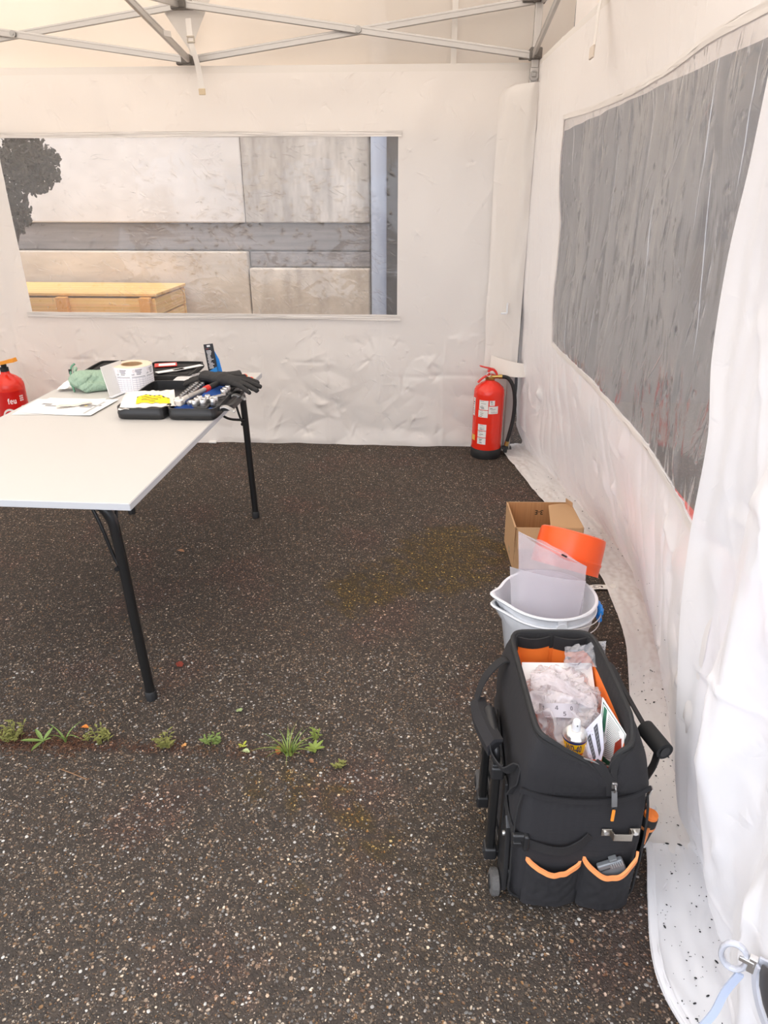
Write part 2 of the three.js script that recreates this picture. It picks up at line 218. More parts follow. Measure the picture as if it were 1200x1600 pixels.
// ---------------------------------------------------------------- materials
const std = (color, roughness = 0.6, metalness = 0, more = {}) => new THREE.MeshStandardMaterial({ color, roughness, metalness, side: THREE.DoubleSide, ...more });
const phys = (o) => new THREE.MeshPhysicalMaterial({ side: THREE.DoubleSide, ...o });
const M = {
  roof: phys({ color: new THREE.Color(0.98, 0.85, 0.7), roughness: 0.95, transmission: 0.65, thickness: 0, bumpMap: crumple, bumpScale: 0.002 }),
  wall: phys({ color: new THREE.Color(0.89, 0.848, 0.805), roughness: 0.93, clearcoat: 0.9, clearcoatRoughness: 0.32, transmission: 0.3, thickness: 0, bumpMap: rep(crumple, 0.9), bumpScale: 0.022 }),  // warm cast of the light at the rear is put into this sheet colour
  wallRight: phys({ color: new THREE.Color(0.89, 0.857, 0.83), roughness: 0.93, clearcoat: 0.9, clearcoatRoughness: 0.3, transmission: 0.28, thickness: 0, bumpMap: rep(crumple, 1.1, 0.8), bumpScale: 0.018, vertexColors: true }),  // tint between rear and near sheets, light's cast put into the colour
  wallNear: phys({ color: new THREE.Color(0.89, 0.88, 0.885), roughness: 0.93, clearcoat: 0.9, clearcoatRoughness: 0.32, transmission: 0.3, thickness: 0, bumpMap: rep(crumple, 0.9), bumpScale: 0.012 }),  // same cloth left neutral: cooler daylight at the near end put into colour
  hem: phys({ color: new THREE.Color(0.84, 0.8, 0.75), roughness: 0.95, transmission: 0.2, thickness: 0 }),
  film: phys({ color: new THREE.Color(0.93, 0.92, 0.91), roughness: 0.07, transmission: 0.9, thickness: 0, ior: 1.55, bumpMap: rep(crinkle, 0.8), bumpScale: 0.02 }),
  filmRight: phys({ color: new THREE.Color(0.9, 0.9, 0.91), roughness: 0.1, transmission: 0.8, thickness: 0, ior: 1.52, bumpMap: rep(crinkle2, 0.8, 0.7), bumpScale: 0.017 }),
  filmGlintFold: phys({ color: new THREE.Color(0.96, 0.96, 0.96), roughness: 0.14, transmission: 0.97, thickness: 0, ior: 2.1 }),  // high index so the added film creases glint
  floor: std(0xffffff, 0.82, 0, { map: rep(asphalt.map, 1 / 2.048), bumpMap: rep(asphalt.bump, 1 / 2.048), bumpScale: 0.005, vertexColors: true }),
  aluminium: std(new THREE.Color(0.5, 0.48, 0.46), 0.42, 0.75),
  steel: std(new THREE.Color(0.8, 0.79, 0.77), 0.3, 0.9),
  steelDark: std(new THREE.Color(0.35, 0.34, 0.33), 0.35, 0.9),
  greyPlastic: std(new THREE.Color(0.13, 0.115, 0.1), 0.5),
  blackPlastic: std(new THREE.Color(0.018, 0.018, 0.019), 0.42),
  blackMatt: std(new THREE.Color(0.022, 0.021, 0.021), 0.85, 0, { bumpMap: rep(grain, 6), bumpScale: 0.0004 }),
  blackPaint: std(new THREE.Color(0.012, 0.012, 0.012), 0.3),
  rubber: std(new THREE.Color(0.014, 0.014, 0.0145), 0.7),
  nylon: std(new THREE.Color(0.0165, 0.0155, 0.0175), 0.8, 0, { bumpMap: rep(weave, 8), bumpScale: 0.0004 }),
  nylonDark: std(new THREE.Color(0.016, 0.015, 0.016), 0.85, 0, { bumpMap: rep(weave, 8), bumpScale: 0.0004 }),
  webbing: std(new THREE.Color(0.02, 0.019, 0.02), 0.75, 0, { bumpMap: rep(weave, 3, 20), bumpScale: 0.0005 }),
  orangeCloth: std(new THREE.Color(0.95, 0.2, 0.02), 0.75, 0, { bumpMap: rep(weave, 6), bumpScale: 0.0003 }),
  orangeTrim: std(new THREE.Color(0.95, 0.33, 0.11), 0.7),
  orangePlastic: phys({ color: new THREE.Color(0.95, 0.11, 0.012), roughness: 0.3, transmission: 0.12, thickness: 0 }),
  whitePlastic: std(new THREE.Color(0.72, 0.74, 0.77), 0.35),
  bluePlastic: std(new THREE.Color(0.02, 0.25, 0.75), 0.35),
  blueFoam: std(new THREE.Color(0.02, 0.1, 0.42), 0.7),
  red: std(new THREE.Color(0.72, 0.028, 0.012), 0.22, 0),
  redPlastic: std(new THREE.Color(0.66, 0.03, 0.02), 0.35),
  brass: std(new THREE.Color(0.45, 0.3, 0.1), 0.35, 1),
  orangeLever: std(new THREE.Color(0.85, 0.32, 0.02), 0.4),
  yellow: std(new THREE.Color(0.85, 0.55, 0.03), 0.5),
  card: std(new THREE.Color(0.47, 0.28, 0.14), 0.8, 0, { bumpMap: rep(grain, 3), bumpScale: 0.0005 }),
  cardIn: std(new THREE.Color(0.5, 0.3, 0.16), 0.82, 0, { bumpMap: rep(grain, 3), bumpScale: 0.0005 }),
  paper: std(new THREE.Color(0.82, 0.81, 0.79), 0.8),
  towel: std(new THREE.Color(0.3, 0.42, 0.32), 0.95, 0, { bumpMap: rep(pile, 6), bumpScale: 0.003 }),
  clear: phys({ color: new THREE.Color(0.93, 0.93, 0.95), roughness: 0.18, transmission: 0.86, thickness: 0, ior: 1.5, bumpMap: rep(crinkle, 3), bumpScale: 0.003 }),
  frosted: phys({ color: new THREE.Color(0.95, 0.94, 0.96), roughness: 0.36, transmission: 0.8, thickness: 0, ior: 1.45 }),
  clearSmooth: phys({ color: new THREE.Color(0.95, 0.93, 0.95), roughness: 0.2, transmission: 0.8, thickness: 0, ior: 1.5 }),
  bubble: phys({ color: new THREE.Color(0.95, 0.91, 0.92), roughness: 0.12, transmission: 0.74, thickness: 0, ior: 1.55, bumpMap: rep(crinkle, 3), bumpScale: 0.008 }),
  laminate: std(new THREE.Color(0.56, 0.545, 0.52), 0.38, 0, { bumpMap: rep(grain, 3), bumpScale: 0.00015 }),
  laminateEdge: std(new THREE.Color(0.55, 0.56, 0.58), 0.5),
  whiteTag: std(0xe8e6e2, 0.6), ringWhite: std(new THREE.Color(0.5, 0.51, 0.56), 0.35),
};
M.clear.side = M.film.side = THREE.DoubleSide;

// ================================================================ THE SETTING
const metres = (u, v, p) => [p[0], p[2]];
{ // asphalt ground
  const xs = stops([-14, -2.4, 1.2, 14], 0.03).filter((x, i, a) => (x > -2.45 && x < 1.25) || i % 14 === 0 || i === a.length - 1);
  const zs = stops([-13, -4.7, -0.5, 9], 0.03).filter((z, i, a) => (z > -4.75 && z < -0.45) || i % 14 === 0 || i === a.length - 1);
  const g = grid(xs, zs, (x, z) => [x, 0, z], null, metres);
  const mossAt = (x, z, gr) => { const k = 1.25 * Math.exp(-(((x - 0.17) / 0.25) ** 2 + ((z + 2.86) / 0.3) ** 2)) + 1.1 * Math.exp(-(((x + 0.25) / 0.13) ** 2 + ((z + 2.5) / 0.2) ** 2)) + 0.7 * Math.exp(-(((x - 0.0) / 0.15) ** 2 + ((z + 2.6) / 0.16) ** 2)) + 0.5 * Math.exp(-(((x + 0.36) / 0.2) ** 2 + ((z + 1.42) / 0.1) ** 2)) + 0.55 * Math.exp(-(((x + 0.1) / 0.16) ** 2 + ((z + 1.3) / 0.12) ** 2)) + 0.4 * Math.exp(-(((x + 0.25) / 0.12) ** 2 + ((z + 1.05) / 0.14) ** 2)); return sstep(0.24, 0.55, k * (0.75 + 0.75 * gr) + 0.1 * gr); };
  const n = g.attributes.position.count, c = new Float32Array(n * 3);
  for (let i = 0; i < n; i++) {
    const x = g.attributes.position.getX(i), z = g.attributes.position.getZ(i);
    const gr = N2(x * 9, z * 9) * 0.5 + N2(x * 31, z * 31) * 0.5, big = N2(x * 0.9, z * 0.9);
    // moss film in a ragged patch, another near the weeds
    const moss = mossAt(x, z, gr);
    let soil = Math.exp(-(((z + 1.555 - 0.02 * N2(x * 5, 3)) / 0.035) ** 2)) * sstep(-0.2, -0.5, x) * (x < -0.95 ? 1.2 : 0.75); soil = sstep(0.35, 0.8, soil * (0.8 + 0.7 * gr));
    const rust = sstep(0.25, 0.8, N2(x * 1.6 + 7, z * 1.6) + 0.35 * gr), t = 1 + 0.1 * big + 0.1 * gr;
    let r = t * lerp(1.03, 1.12, rust), gg = t * lerp(0.97, 0.88, rust), b = t * lerp(0.9, 0.82, rust);
    r = lerp(r, 1.0 * t, moss); gg = lerp(gg, 0.8 * t, moss); b = lerp(b, 0.24 * t, moss);
    const brownPatch = sstep(0.35, 0.75, Math.exp(-(((x - 0.12) / 0.22) ** 2 + ((z + 1.2) / 0.3) ** 2)) * (0.8 + 0.7 * gr)); r = lerp(r, 0.8 * t, brownPatch); gg = lerp(gg, 0.72 * t, brownPatch); b = lerp(b, 0.58 * t, brownPatch);  // darker brown, grainy patch on the near ground
    r = lerp(r, 0.95, soil); gg = lerp(gg, 0.5, soil); b = lerp(b, 0.36, soil);
    c.set([r, gg, b], i * 3);
  }
  g.setAttribute('color', new THREE.BufferAttribute(c, 3));
  const floor = struct('floor', g, M.floor);
  // loose and proud chippings that catch the light
  const R = mulberry(5), ico = new THREE.IcosahedronGeometry(1, 0), im = new THREE.InstancedMesh(ico, std(0xffffff, 0.75, 0, { flatShading: true }), 24000), m4 = new THREE.Matrix4(), q = new THREE.Quaternion(), col = new THREE.Color();
  for (let i = 0; i < im.count; i++) {
    const near = R() < 0.68, z = near ? -0.75 - R() * 1.3 : -0.75 - R() * 3.6, x = -1.7 + R() * 2.6, s = (0.0008 + 0.0036 * Math.pow(R(), 2.6));
    q.setFromEuler(new THREE.Euler((R() - 0.5) * 0.5, R() * 6.28, (R() - 0.5) * 0.5));
    if (mossAt(x, z, 0.3 * N2(x * 9, z * 9)) > 0.3 && R() < 0.85) { m4.makeScale(0, 0, 0); im.setMatrixAt(i, m4); im.setColorAt(i, col.setRGB(0.1, 0.1, 0.1)); continue; }
    m4.compose(V(x, s * 0.05, z), q, V(s * (0.8 + R() * 0.7), s * 0.45, s * (0.7 + R() * 0.5))); im.setMatrixAt(i, m4);
    const k = R(), v = 0.09 + 0.37 * R() * R(); if (k < 0.62) col.setRGB(v, v * 0.92, v * 0.84); else if (k < 0.82) col.setRGB(v * 1.1, v * 0.8, v * 0.55); else if (k < 0.93) col.setRGB(v * 0.5, v * 0.46, v * 0.43); else col.setRGB(0.46, 0.44, 0.4);
    im.setColorAt(i, col);
  }
  im.name = 'stone_chippings'; im.userData.kind = 'stuff'; im.castShadow = im.receiveShadow = true; floor.add(im);
}

// creases of a tarpaulin that was stored folded and crushed
function creaser(seed, n, u0, u1, v0, v1) {
  const R = mulberry(seed), L = [];
  for (let i = 0; i < n; i++) { const a = R() * Math.PI, l = 0.05 + 0.2 * R(); L.push([lerp(u0, u1, R()), lerp(v0, v1, R()), Math.cos(a), Math.sin(a), l, (R() < 0.5 ? -1 : 1) * (0.003 + 0.007 * R()), 0.01 + 0.025 * R()]); }
  return (u, v) => { let h = 0; for (const [cu, cv, dx, dy, l, a, w] of L) { const x = u - cu, y = v - cv; if (Math.abs(x) > 0.3 || Math.abs(y) > 0.3) continue; const s = x * dx + y * dy, t = -x * dy + y * dx; if (Math.abs(s) > l) continue; h += a * Math.exp(-Math.abs(t) / w) * (1 - (s / l) ** 2); } return h; };
}
const backZ = -4.36;
{ // rear wall with its clear window
  const cr = creaser(31, 70, -2.6, 0.5, 0.2, 0.78), cr2 = creaser(32, 24, -2.6, 0.5, 0.0, 2.0);
  const folds = [-2.62, -1.5, -1.05, -0.62, -0.28, 0.12, 0.32];
  const f = (x, y) => {
    const low = sstep(0.85, 0.3, y), hang = sstep(2.1, 1.9, y);
    let z = backZ + hang * (0.012 * N2(x * 1.1, y * 0.9 + 5) + 0.005 * N2(x * 3.3, y * 1.6)) + low * (0.013 * Math.abs(N2(x * 1.7 + 9, y * 2.6)) + 0.003 * Math.abs(N2(x * 4.1, y * 4.6 + x * 1.5)) + 0.5 * cr(x, y)) + 0.35 * cr2(x, y);
    for (const k of folds) z += 0.004 * Math.exp(-Math.abs(x - k - 0.01 * N2(y * 3, k)) / 0.008) * sstep(0.95, 0.55, y);
    z -= 0.006 * Math.exp(-Math.abs(y - 0.46 - 0.02 * N2(x * 2, 1)) / 0.012) * sstep(-0.35, 0.0, x);
    z += sampleField(tarp, tarpN, x / 1.5, y / 1.5 + 0.2) * (0.0015 + 0.0075 * sstep(0.85, 0.6, y)) * sstep(0.0, 0.06, y);
    z += 0.02 * sstep(0.12, 0, y) + 0.012 * sstep(0.1, 0, y) * N2(x * 3, 2);
    return [x, y < 0.004 ? 0.002 : y, z];
  };
  const G = grid(stops([-3.2, -2.7, -2.47, -0.18, 0.36, 0.545], 0.009), stops([0, 0.83, 1.79, 2.095, 2.13], 0.009), f, (x, y) => x > -2.47 && x < -0.18 && y > 0.83 && y < 1.79 ? 'film' : y > 2.095 ? 'hem' : 'cloth', (u, v) => [u, v]);
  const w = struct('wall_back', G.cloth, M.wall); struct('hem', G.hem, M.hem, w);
  const win = struct('window_1', G.film, M.film);
  // welded border of the window and the long weld seam
  const seam = (a, b, wd) => bar(a, b, wd, 0.0016, [0, 1, 0], 0.0005);
  struct('weld_strip', join(seam([-2.49, 1.803, backZ + 0.022], [-0.16, 1.803, backZ + 0.022], 0.03), seam([-2.49, 0.815, backZ + 0.022], [-0.16, 0.815, backZ + 0.022], 0.028)), M.wall, win);
  const FR = mulberry(71), rid = [];
  for (let c = 0; c < 150; c++) { // raised film creases, added in bundles to make bright glint streaks
    const low = FR() < 0.55, cx = lerp(-2.44, -0.22, low ? Math.pow(FR(), 0.7) : FR()), cy = low ? lerp(0.86, 1.22, FR()) : lerp(0.9, 1.76, FR()), a0 = -0.5 + (FR() - 0.5) * 1.4 + (cx < -2.0 ? -0.5 : 0), m = 1 + Math.floor(FR() * 5);
    for (let i = 0; i < m; i++) { const a = a0 + (FR() - 0.5) * 0.7, l = 0.012 + 0.05 * FR() * FR(), x = cx + (FR() - 0.5) * 0.12, y = cy + (FR() - 0.5) * 0.07, k = (FR() - 0.5) * 0.5; const P = [-1, -0.3, 0.4, 1].map((q) => { const px = clamp(x + Math.cos(a) * q * l - Math.sin(a) * k * l * q * q, -2.46, -0.19), py = clamp(y + Math.sin(a) * q * l + Math.cos(a) * k * l * q * q, 0.835, 1.785), p = f(px, py); return [px, py, p[2] + 0.0006]; }); rid.push(sweep(P, [[-0.0016, 0], [-0.0008, 0.0016], [0.0008, 0.0016], [0.0016, 0]], [0, 0.3, 0.1], 5, false, (t) => 0.15 + Math.sin(t * Math.PI) * (0.5 + 0.5 * ((i * 7 + c) % 5) / 4))); }
  }
  struct('film_glint_folds', join(rid), M.filmGlintFold, win).userData.kind = 'stuff';
  // corner flap that wraps the pole
  const fl = grid(range(0, 1, 14), stops([0.5, 1.95, 2.03], 0.02), (u, y) => { const rd = y > 1.95 ? (1 - Math.sqrt(Math.max(0, 1 - ((y - 1.95) / 0.08) ** 2))) * 0.07 : 0; return [lerp(0.36 + rd + 0.006 * N2(y * 2, 4), 0.556, u), y, backZ + 0.012 + 0.086 * sstep(0, 0.9, u) + 0.006 * N2(u * 3, y * 2.5)]; }, null, (u, v) => [u * 0.2, v]);
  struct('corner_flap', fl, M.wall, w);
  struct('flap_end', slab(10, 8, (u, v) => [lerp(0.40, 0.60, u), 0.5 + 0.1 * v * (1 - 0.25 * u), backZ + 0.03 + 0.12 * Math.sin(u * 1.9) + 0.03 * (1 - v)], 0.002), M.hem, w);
  struct('hook', join(rbox(0.035, 0.012, 0.01, 0.003), mv(rbox(0.01, 0.06, 0.01, 0.003), 0.017, 0.03, 0)).translate(0.455, 0.86, backZ + 0.1), M.whitePlastic, w);
  struct('ground_tag', mv(rbox(0.05, 0.012, 0.03, 0.003), -1.39, 0.008, -4.32), M.whiteTag, w);
}

// right wall: a hanging sheet whose foot swings out and turns in over the ground
const RZ = [-4.36, -3.84, -3.6, -3.27, -2.8, -2.43, -2.17, -1.85, -1.62, -1.45, -1.28];
const RX = [
  [2.13, [0.55, 0.563, 0.575, 0.59, 0.605, 0.61, 0.61, 0.61, 0.61, 0.605, 0.6]],
  [1.8, [0.555, 0.585, 0.596, 0.645, 0.67, 0.655, 0.64, 0.608, 0.612, 0.61, 0.605]],
  [1.3, [0.56, 0.6, 0.62, 0.65, 0.675, 0.67, 0.655, 0.63, 0.62, 0.608, 0.605]],
  [0.825, [0.57, 0.615, 0.637, 0.647, 0.664, 0.667, 0.663, 0.655, 0.635, 0.613, 0.605]],
  [0.45, [0.585, 0.665, 0.69, 0.72, 0.745, 0.745, 0.735, 0.7, 0.668, 0.638, 0.62]],
  [0.15, [0.605, 0.69, 0.735, 0.79, 0.84, 0.835, 0.815, 0.765, 0.72, 0.685, 0.66]],
  [0.016, [0.64, 0.744, 0.785, 0.849, 0.915, 0.903, 0.885, 0.822, 0.768, 0.727, 0.7]],
  [0.004, [0.49, 0.575, 0.62, 0.69, 0.765, 0.775, 0.755, 0.69, 0.64, 0.605, 0.585]],
];
function knot(xs, ys, x) { let i = 0; while (i < xs.length - 2 && x > xs[i + 1]) i++; const t = clamp((x - xs[i]) / (xs[i + 1] - xs[i]), -0.2, 1.2), p0 = ys[Math.max(0, i - 1)], p1 = ys[i], p2 = ys[i + 1], p3 = ys[Math.min(ys.length - 1, i + 2)]; return 0.5 * (2 * p1 + (p2 - p0) * t + (2 * p0 - 5 * p1 + 4 * p2 - p3) * t * t + (3 * p1 - p0 - 3 * p2 + p3) * t * t * t); }
const LV = RX.map((_, i) => i);
const foldCr = creaser(51, 80, -4.3, -1.3, 2.9, 6.4);
function rightWall(z, s) {
  const y = s <= 6 ? knot(LV, RX.map((r) => r[0]), s) : lerp(0.016, 0.004, s - 6);
  let x = knot(LV, RX.map((r) => knot(RZ, r[1], z)), s);
  if (s > 6) x = lerp(knot(RZ, RX[6][1], z), knot(RZ, RX[7][1], z), s - 6);
  const low = sstep(2.9, 3.4, s) * sstep(6.2, 5.6, s), mid = sstep(0.9, 1.2, s) * sstep(3.2, 2.8, s), sk = sstep(6, 6.3, s);
  x += low * (0.012 * (Math.pow(ridge(N2(z * 3.6, s * 0.12)), 4) - 0.4) + 0.006 * N2(z * 4, s * 1.1)) + mid * (0.006 * Math.pow(ridge(N2(z * 2.6 + 4, y * 0.5)), 5) + 0.012 * N2(z * 1.6, y * 1.3)) + foldCr(z, s) * 0.9 * (1 - sk);
  const ty = s > 6 ? -(s - 6) * 0.15 : y; x += sampleField(tarp2, tarpN, z / 1.4, ty / 1.4) * (0.003 + 0.007 * low) * (1 - 0.5 * sk) * (1 - 0.4 * mid);
  return [x, y + sk * (0.004 + 0.005 * Math.abs(sampleField(tarp, tarpN, z / 1.2, ty)) + 0.004 * N2(z * 6, s * 3) + Math.max(0, foldCr(z, s)) * 0.6), z + low * 0.006 * N2(z * 2, s * 2)];
}
{
  const G = grid(stops([-4.38, -3.6, -1.26], 0.01), stops([0, 0.12, 1, 3, 4, 5, 6, 6.9, 7], 0.03), rightWall, (z, s) => z > -3.6 && s > 1 && s < 3 ? 'film' : s < 0.12 ? 'hem' : 'cloth', (z, s, p) => [z, s > 6 ? -(s - 6) * 0.15 : p[1]]);
  // grime where the foot rests on the ground: speckled and streaky
  const g = G.cloth, n = g.attributes.position.count, c = new Float32Array(n * 3);
  for (let i = 0; i < n; i++) {
    const y = g.attributes.position.getY(i), z = g.attributes.position.getZ(i), x = g.attributes.position.getX(i);
    const k = sstep(0.45, 0.95, 0.5 + 0.35 * N2(z * 3.1, x * 4) + 0.35 * N2(z * 27.3, x * 31 + y * 20)) * sstep(0.2, 0.02, y) * sstep(-1.5, -2.2, z) * 0.3;
    c.set([lerp(1, 0.62, k), lerp(1, 0.52, k), lerp(1, 0.44, k)], i * 3);
  }
  g.setAttribute('color', new THREE.BufferAttribute(c, 3));
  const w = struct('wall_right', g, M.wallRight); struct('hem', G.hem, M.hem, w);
  const win = struct('window_2', G.film, M.filmRight);
  const FR = mulberry(73), rid = [];
  for (let c = 0; c < 46; c++) { const tall = FR() < 0.25, z = lerp(-3.55, -1.4, Math.pow(FR(), 0.8)), s0 = 1.05 + 1.9 * FR(), l = tall ? 0.15 + 0.35 * FR() : 0.03 + 0.1 * FR(), tilt = tall ? (FR() - 0.5) * 0.06 : -0.12 + (FR() - 0.5) * 0.2, P = range(-1, 1, 6).map((q) => { const zz = clamp(z + tilt * q * l * 4 + 0.006 * N2(q * 3, c), -3.59, -1.33), ss = clamp(s0 + q * l, 1.02, 2.98), p = rightWall(zz, ss); return [p[0] - 0.0008, p[1], p[2]]; }); rid.push(sweep(P, [[-0.0014, 0], [-0.0007, 0.0014], [0.0007, 0.0014], [0.0014, 0]], [0, 0, 1], 12, false, (t) => 0.15 + Math.sin(t * Math.PI) * (0.4 + 0.6 * ((c * 7) % 5) / 4))); }
  struct('film_glint_folds', join(rid), M.filmGlintFold, win).userData.kind = 'stuff';  // creases added on the film for light streaks
  const edge = (s, o) => sweep(range(-3.62, -1.3, 60).map((z) => { const p = rightWall(z, s); return V(p[0] - o, p[1], p[2]); }), flat(0.022, 0.0014), [0, 1, 0], 120);
  struct('weld_strip', join(edge(0.97, 0.004), edge(3.03, 0.004), sweep(range(0.98, 3.02, 40).map((s) => { const p = rightWall(-3.61, s); return V(p[0] - 0.004, p[1], p[2]); }), flat(0.022, 0.0014), [0, 0, 1], 60)), M.wall, win);
}
// near end of the right wall: a second, looser sheet overlapping the first
const NE = [[2.13, -1.42], [1.55, -1.425], [1.39, -1.44], [1.2, -1.42], [1.06, -1.365], [0.84, -1.362], [0.7, -1.35], [0.46, -1.32], [0.15, -1.3], [0.0, -1.29]].reverse();
const NY = [2.13, 1.5, 1.05, 0.8, 0.6, 0.3, 0.12, 0.016, 0.006];
const NZ = [0, -1.15, -0.97, -0.86, -0.7, -0.42];
const NXT = [
  [0.585, 0.585, 0.58, 0.575, 0.57, 0.57], [0.58, 0.585, 0.565, 0.565, 0.56, 0.57], [0.578, 0.585, 0.505, 0.535, 0.52, 0.55], [0.582, 0.6, 0.498, 0.545, 0.515, 0.55], [0.592, 0.615, 0.505, 0.555, 0.51, 0.55],
  [0.625, 0.64, 0.57, 0.575, 0.53, 0.57], [0.66, 0.665, 0.64, 0.625, 0.6, 0.64], [0.7, 0.697, 0.672, 0.69, 0.71, 0.74], [0.582, 0.548, 0.513, 0.534, 0.58, 0.64],
];
const nearCr = creaser(61, 60, -1.4, -0.45, 0, 8);
function nearWall(t, s) {
  const i = LVN(s), y = s <= 7 ? knot(NI, NY, s) : lerp(0.016, 0.006, s - 7);
  const z0 = knot(NE.map((e) => e[0]), NE.map((e) => e[1]), y), zk = [z0, ...NZ.slice(1)], z = lerp(z0, -0.42, t);
  const row = (r) => knot(zk, NXT[r], z);
  let x = s > 7 ? lerp(row(7), row(8), s - 7) : knot(NI, NXT.map((_, r) => row(r)), s);
  const sk = sstep(7, 7.3, s);
  x += sampleField(tarp2, tarpN, z / 1.3 + 0.3, y / 1.5 + 0.4) * 0.005 * (1 - sk) * sstep(0, 0.06, t);
  x += (1 - sk) * (-0.009 * sstep(0, 0.25, t) * Math.pow(ridge(N2(z * 3.2 + y * 1.3, y * 1.1 - z * 0.8)), 6) - 0.005 * sstep(0, 0.25, t) * Math.pow(ridge(N2(z * 6 - y * 2.2 + 3, y * 0.9 + 7)), 6) + 0.007 * N2(z * 5, y * 2) + 0.004 * N2(z * 12, y * 3 + z * 6) + nearCr(z, s) * 0.8) * sstep(0, 0.1, t) - 0.012 * (1 - sstep(0, 0.05, t)) * (1 - sk);
  return [x, y + sk * (0.006 + 0.003 * N2(z * 7, s * 3)), z];
}
const NI = NY.map((_, i) => i), LVN = (s) => s;
{
  const g = grid(range(0, 1, 110), stops([0, 1, 2, 3, 4, 5, 6, 7, 7.88, 8], 0.03), nearWall, null, (t, s, p) => [p[2], s > 7 ? -(s - 7) * 0.15 : p[1]]);
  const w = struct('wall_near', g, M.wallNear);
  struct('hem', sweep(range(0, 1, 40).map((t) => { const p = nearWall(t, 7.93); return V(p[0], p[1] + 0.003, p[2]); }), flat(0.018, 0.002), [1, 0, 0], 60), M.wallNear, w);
}
{ // dark crumbs of tar trodden onto the turned-in foot of the wall
  const R = mulberry(9), im = new THREE.InstancedMesh(new THREE.IcosahedronGeometry(1, 0), M.rubber, 420), m4 = new THREE.Matrix4(), q = new THREE.Quaternion();
  for (let i = 0; i < im.count; i++) {
    let p; if (R() < 0.3) p = nearWall(R() * 0.5, 6.85 + R() * 1.05); else { const z = R() < 0.6 ? -1.28 - R() * 0.75 : -1.3 - R() * 2.6; const t = R(); p = rightWall(z, R() < 0.12 ? 4 + R() * 2 : 6.0 + 0.95 * t * t); }
    const s = 0.0007 + 0.0022 * Math.pow(R(), 4); q.setFromEuler(new THREE.Euler(0, R() * 6.28, 0)); m4.compose(V(p[0] - 0.001, p[1] + s * 0.4 + 0.0015, p[2]), q, V(s * (1 + R() * 1.4), s * 0.6, s)); im.setMatrixAt(i, m4);
  }
  im.name = 'tar_crumbs'; im.userData.kind = 'stuff'; im.userData.label = 'dark crumbs scattered on the turned-in foot of the right wall'; im.userData.category = 'dirt'; scene.add(im);
}
// left wall, roof and valances of the tent
{
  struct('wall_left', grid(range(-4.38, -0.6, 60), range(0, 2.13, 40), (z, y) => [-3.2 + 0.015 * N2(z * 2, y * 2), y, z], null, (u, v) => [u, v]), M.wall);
  const ex0 = -3.27, ex1 = 0.73, ez0 = -4.41, ez1 = -0.57, apex = [-1.305, 3.3, -2.49];
  const slope = (a, b) => grid(range(0, 1, 40), range(0, 1, 24), (u, v) => { const k = v * 0.985, e = [lerp(a[0], b[0], u), 2.46, lerp(a[1], b[1], u)]; const y = lerp(e[1], apex[1], k) - 0.12 * Math.sin(Math.PI * k) - 0.02 * Math.sin(Math.PI * u) * (1 - k); return [lerp(e[0], apex[0], k), y, lerp(e[2], apex[2], k)]; }, null, (u, v) => [u * 4, v * 2]);
  const roof = struct('ceiling', join(slope([ex0, ez0], [ex1, ez0]), slope([ex1, ez0], [ex1, ez1]), slope([ex1, ez1], [ex0, ez1]), slope([ex0, ez1], [ex0, ez0])), M.roof);
  const val = (a, b, sc) => grid(range(0, 1, 90), range(0, 1, 14), (u, v) => { const n = 0.008 * N2(u * 9 + sc, v * 1.5) * sstep(0, 0.3, v); const dx = b[0] - a[0], dz = b[1] - a[1], L = Math.hypot(dx, dz); return [lerp(a[0], b[0], u) + n * dz / L, 2.46 - 0.645 * v - 0.02 * Math.sin(Math.PI * u) * (1 - v), lerp(a[1], b[1], u) - n * dx / L]; }, null, (u, v) => [u * 4, v * 0.65]);
  struct('valance', val([ex0, ez0], [ex1, ez0], 1), M.roof, roof); struct('valance', val([ex1, ez0], [ex1, ez1], 2), M.roof, roof);
  struct('valance', val([ex1, ez1], [ex0, ez1], 3), M.roof, roof); struct('valance', val([ex0, ez1], [ex0, ez0], 4), M.roof, roof);
  for (const x of [-1.86, -0.87]) struct('valance_strap', strapGeo([[x, 2.1, ez0 + 0.02], [x + 0.005, 1.97, ez0 + 0.024], [x + 0.03, 1.82, ez0 + 0.02]], 0.022, 0.002, [1, 0, 0], 16), M.hem, roof);
  struct('valance_strap', strapGeo([[0.11, 2.45, ez0 + 0.016], [0.11, 1.9, ez0 + 0.016]], 0.03, 0.002, [1, 0, 0], 8), M.hem, roof);
  struct('valance_strap', strapGeo([[-1.3, 2.45, ez0 + 0.016], [-1.3, 1.9, ez0 + 0.016]], 0.03, 0.002, [1, 0, 0], 8), M.hem, roof);
  struct('gusset', slab(6, 6, (u, v) => [-1.305 + (u - 0.5) * 0.34 * (1 - v), 2.46 - 0.26 * v, ez0 + 0.03 + 0.05 * (1 - v)], 0.0015), M.hem, roof);
}
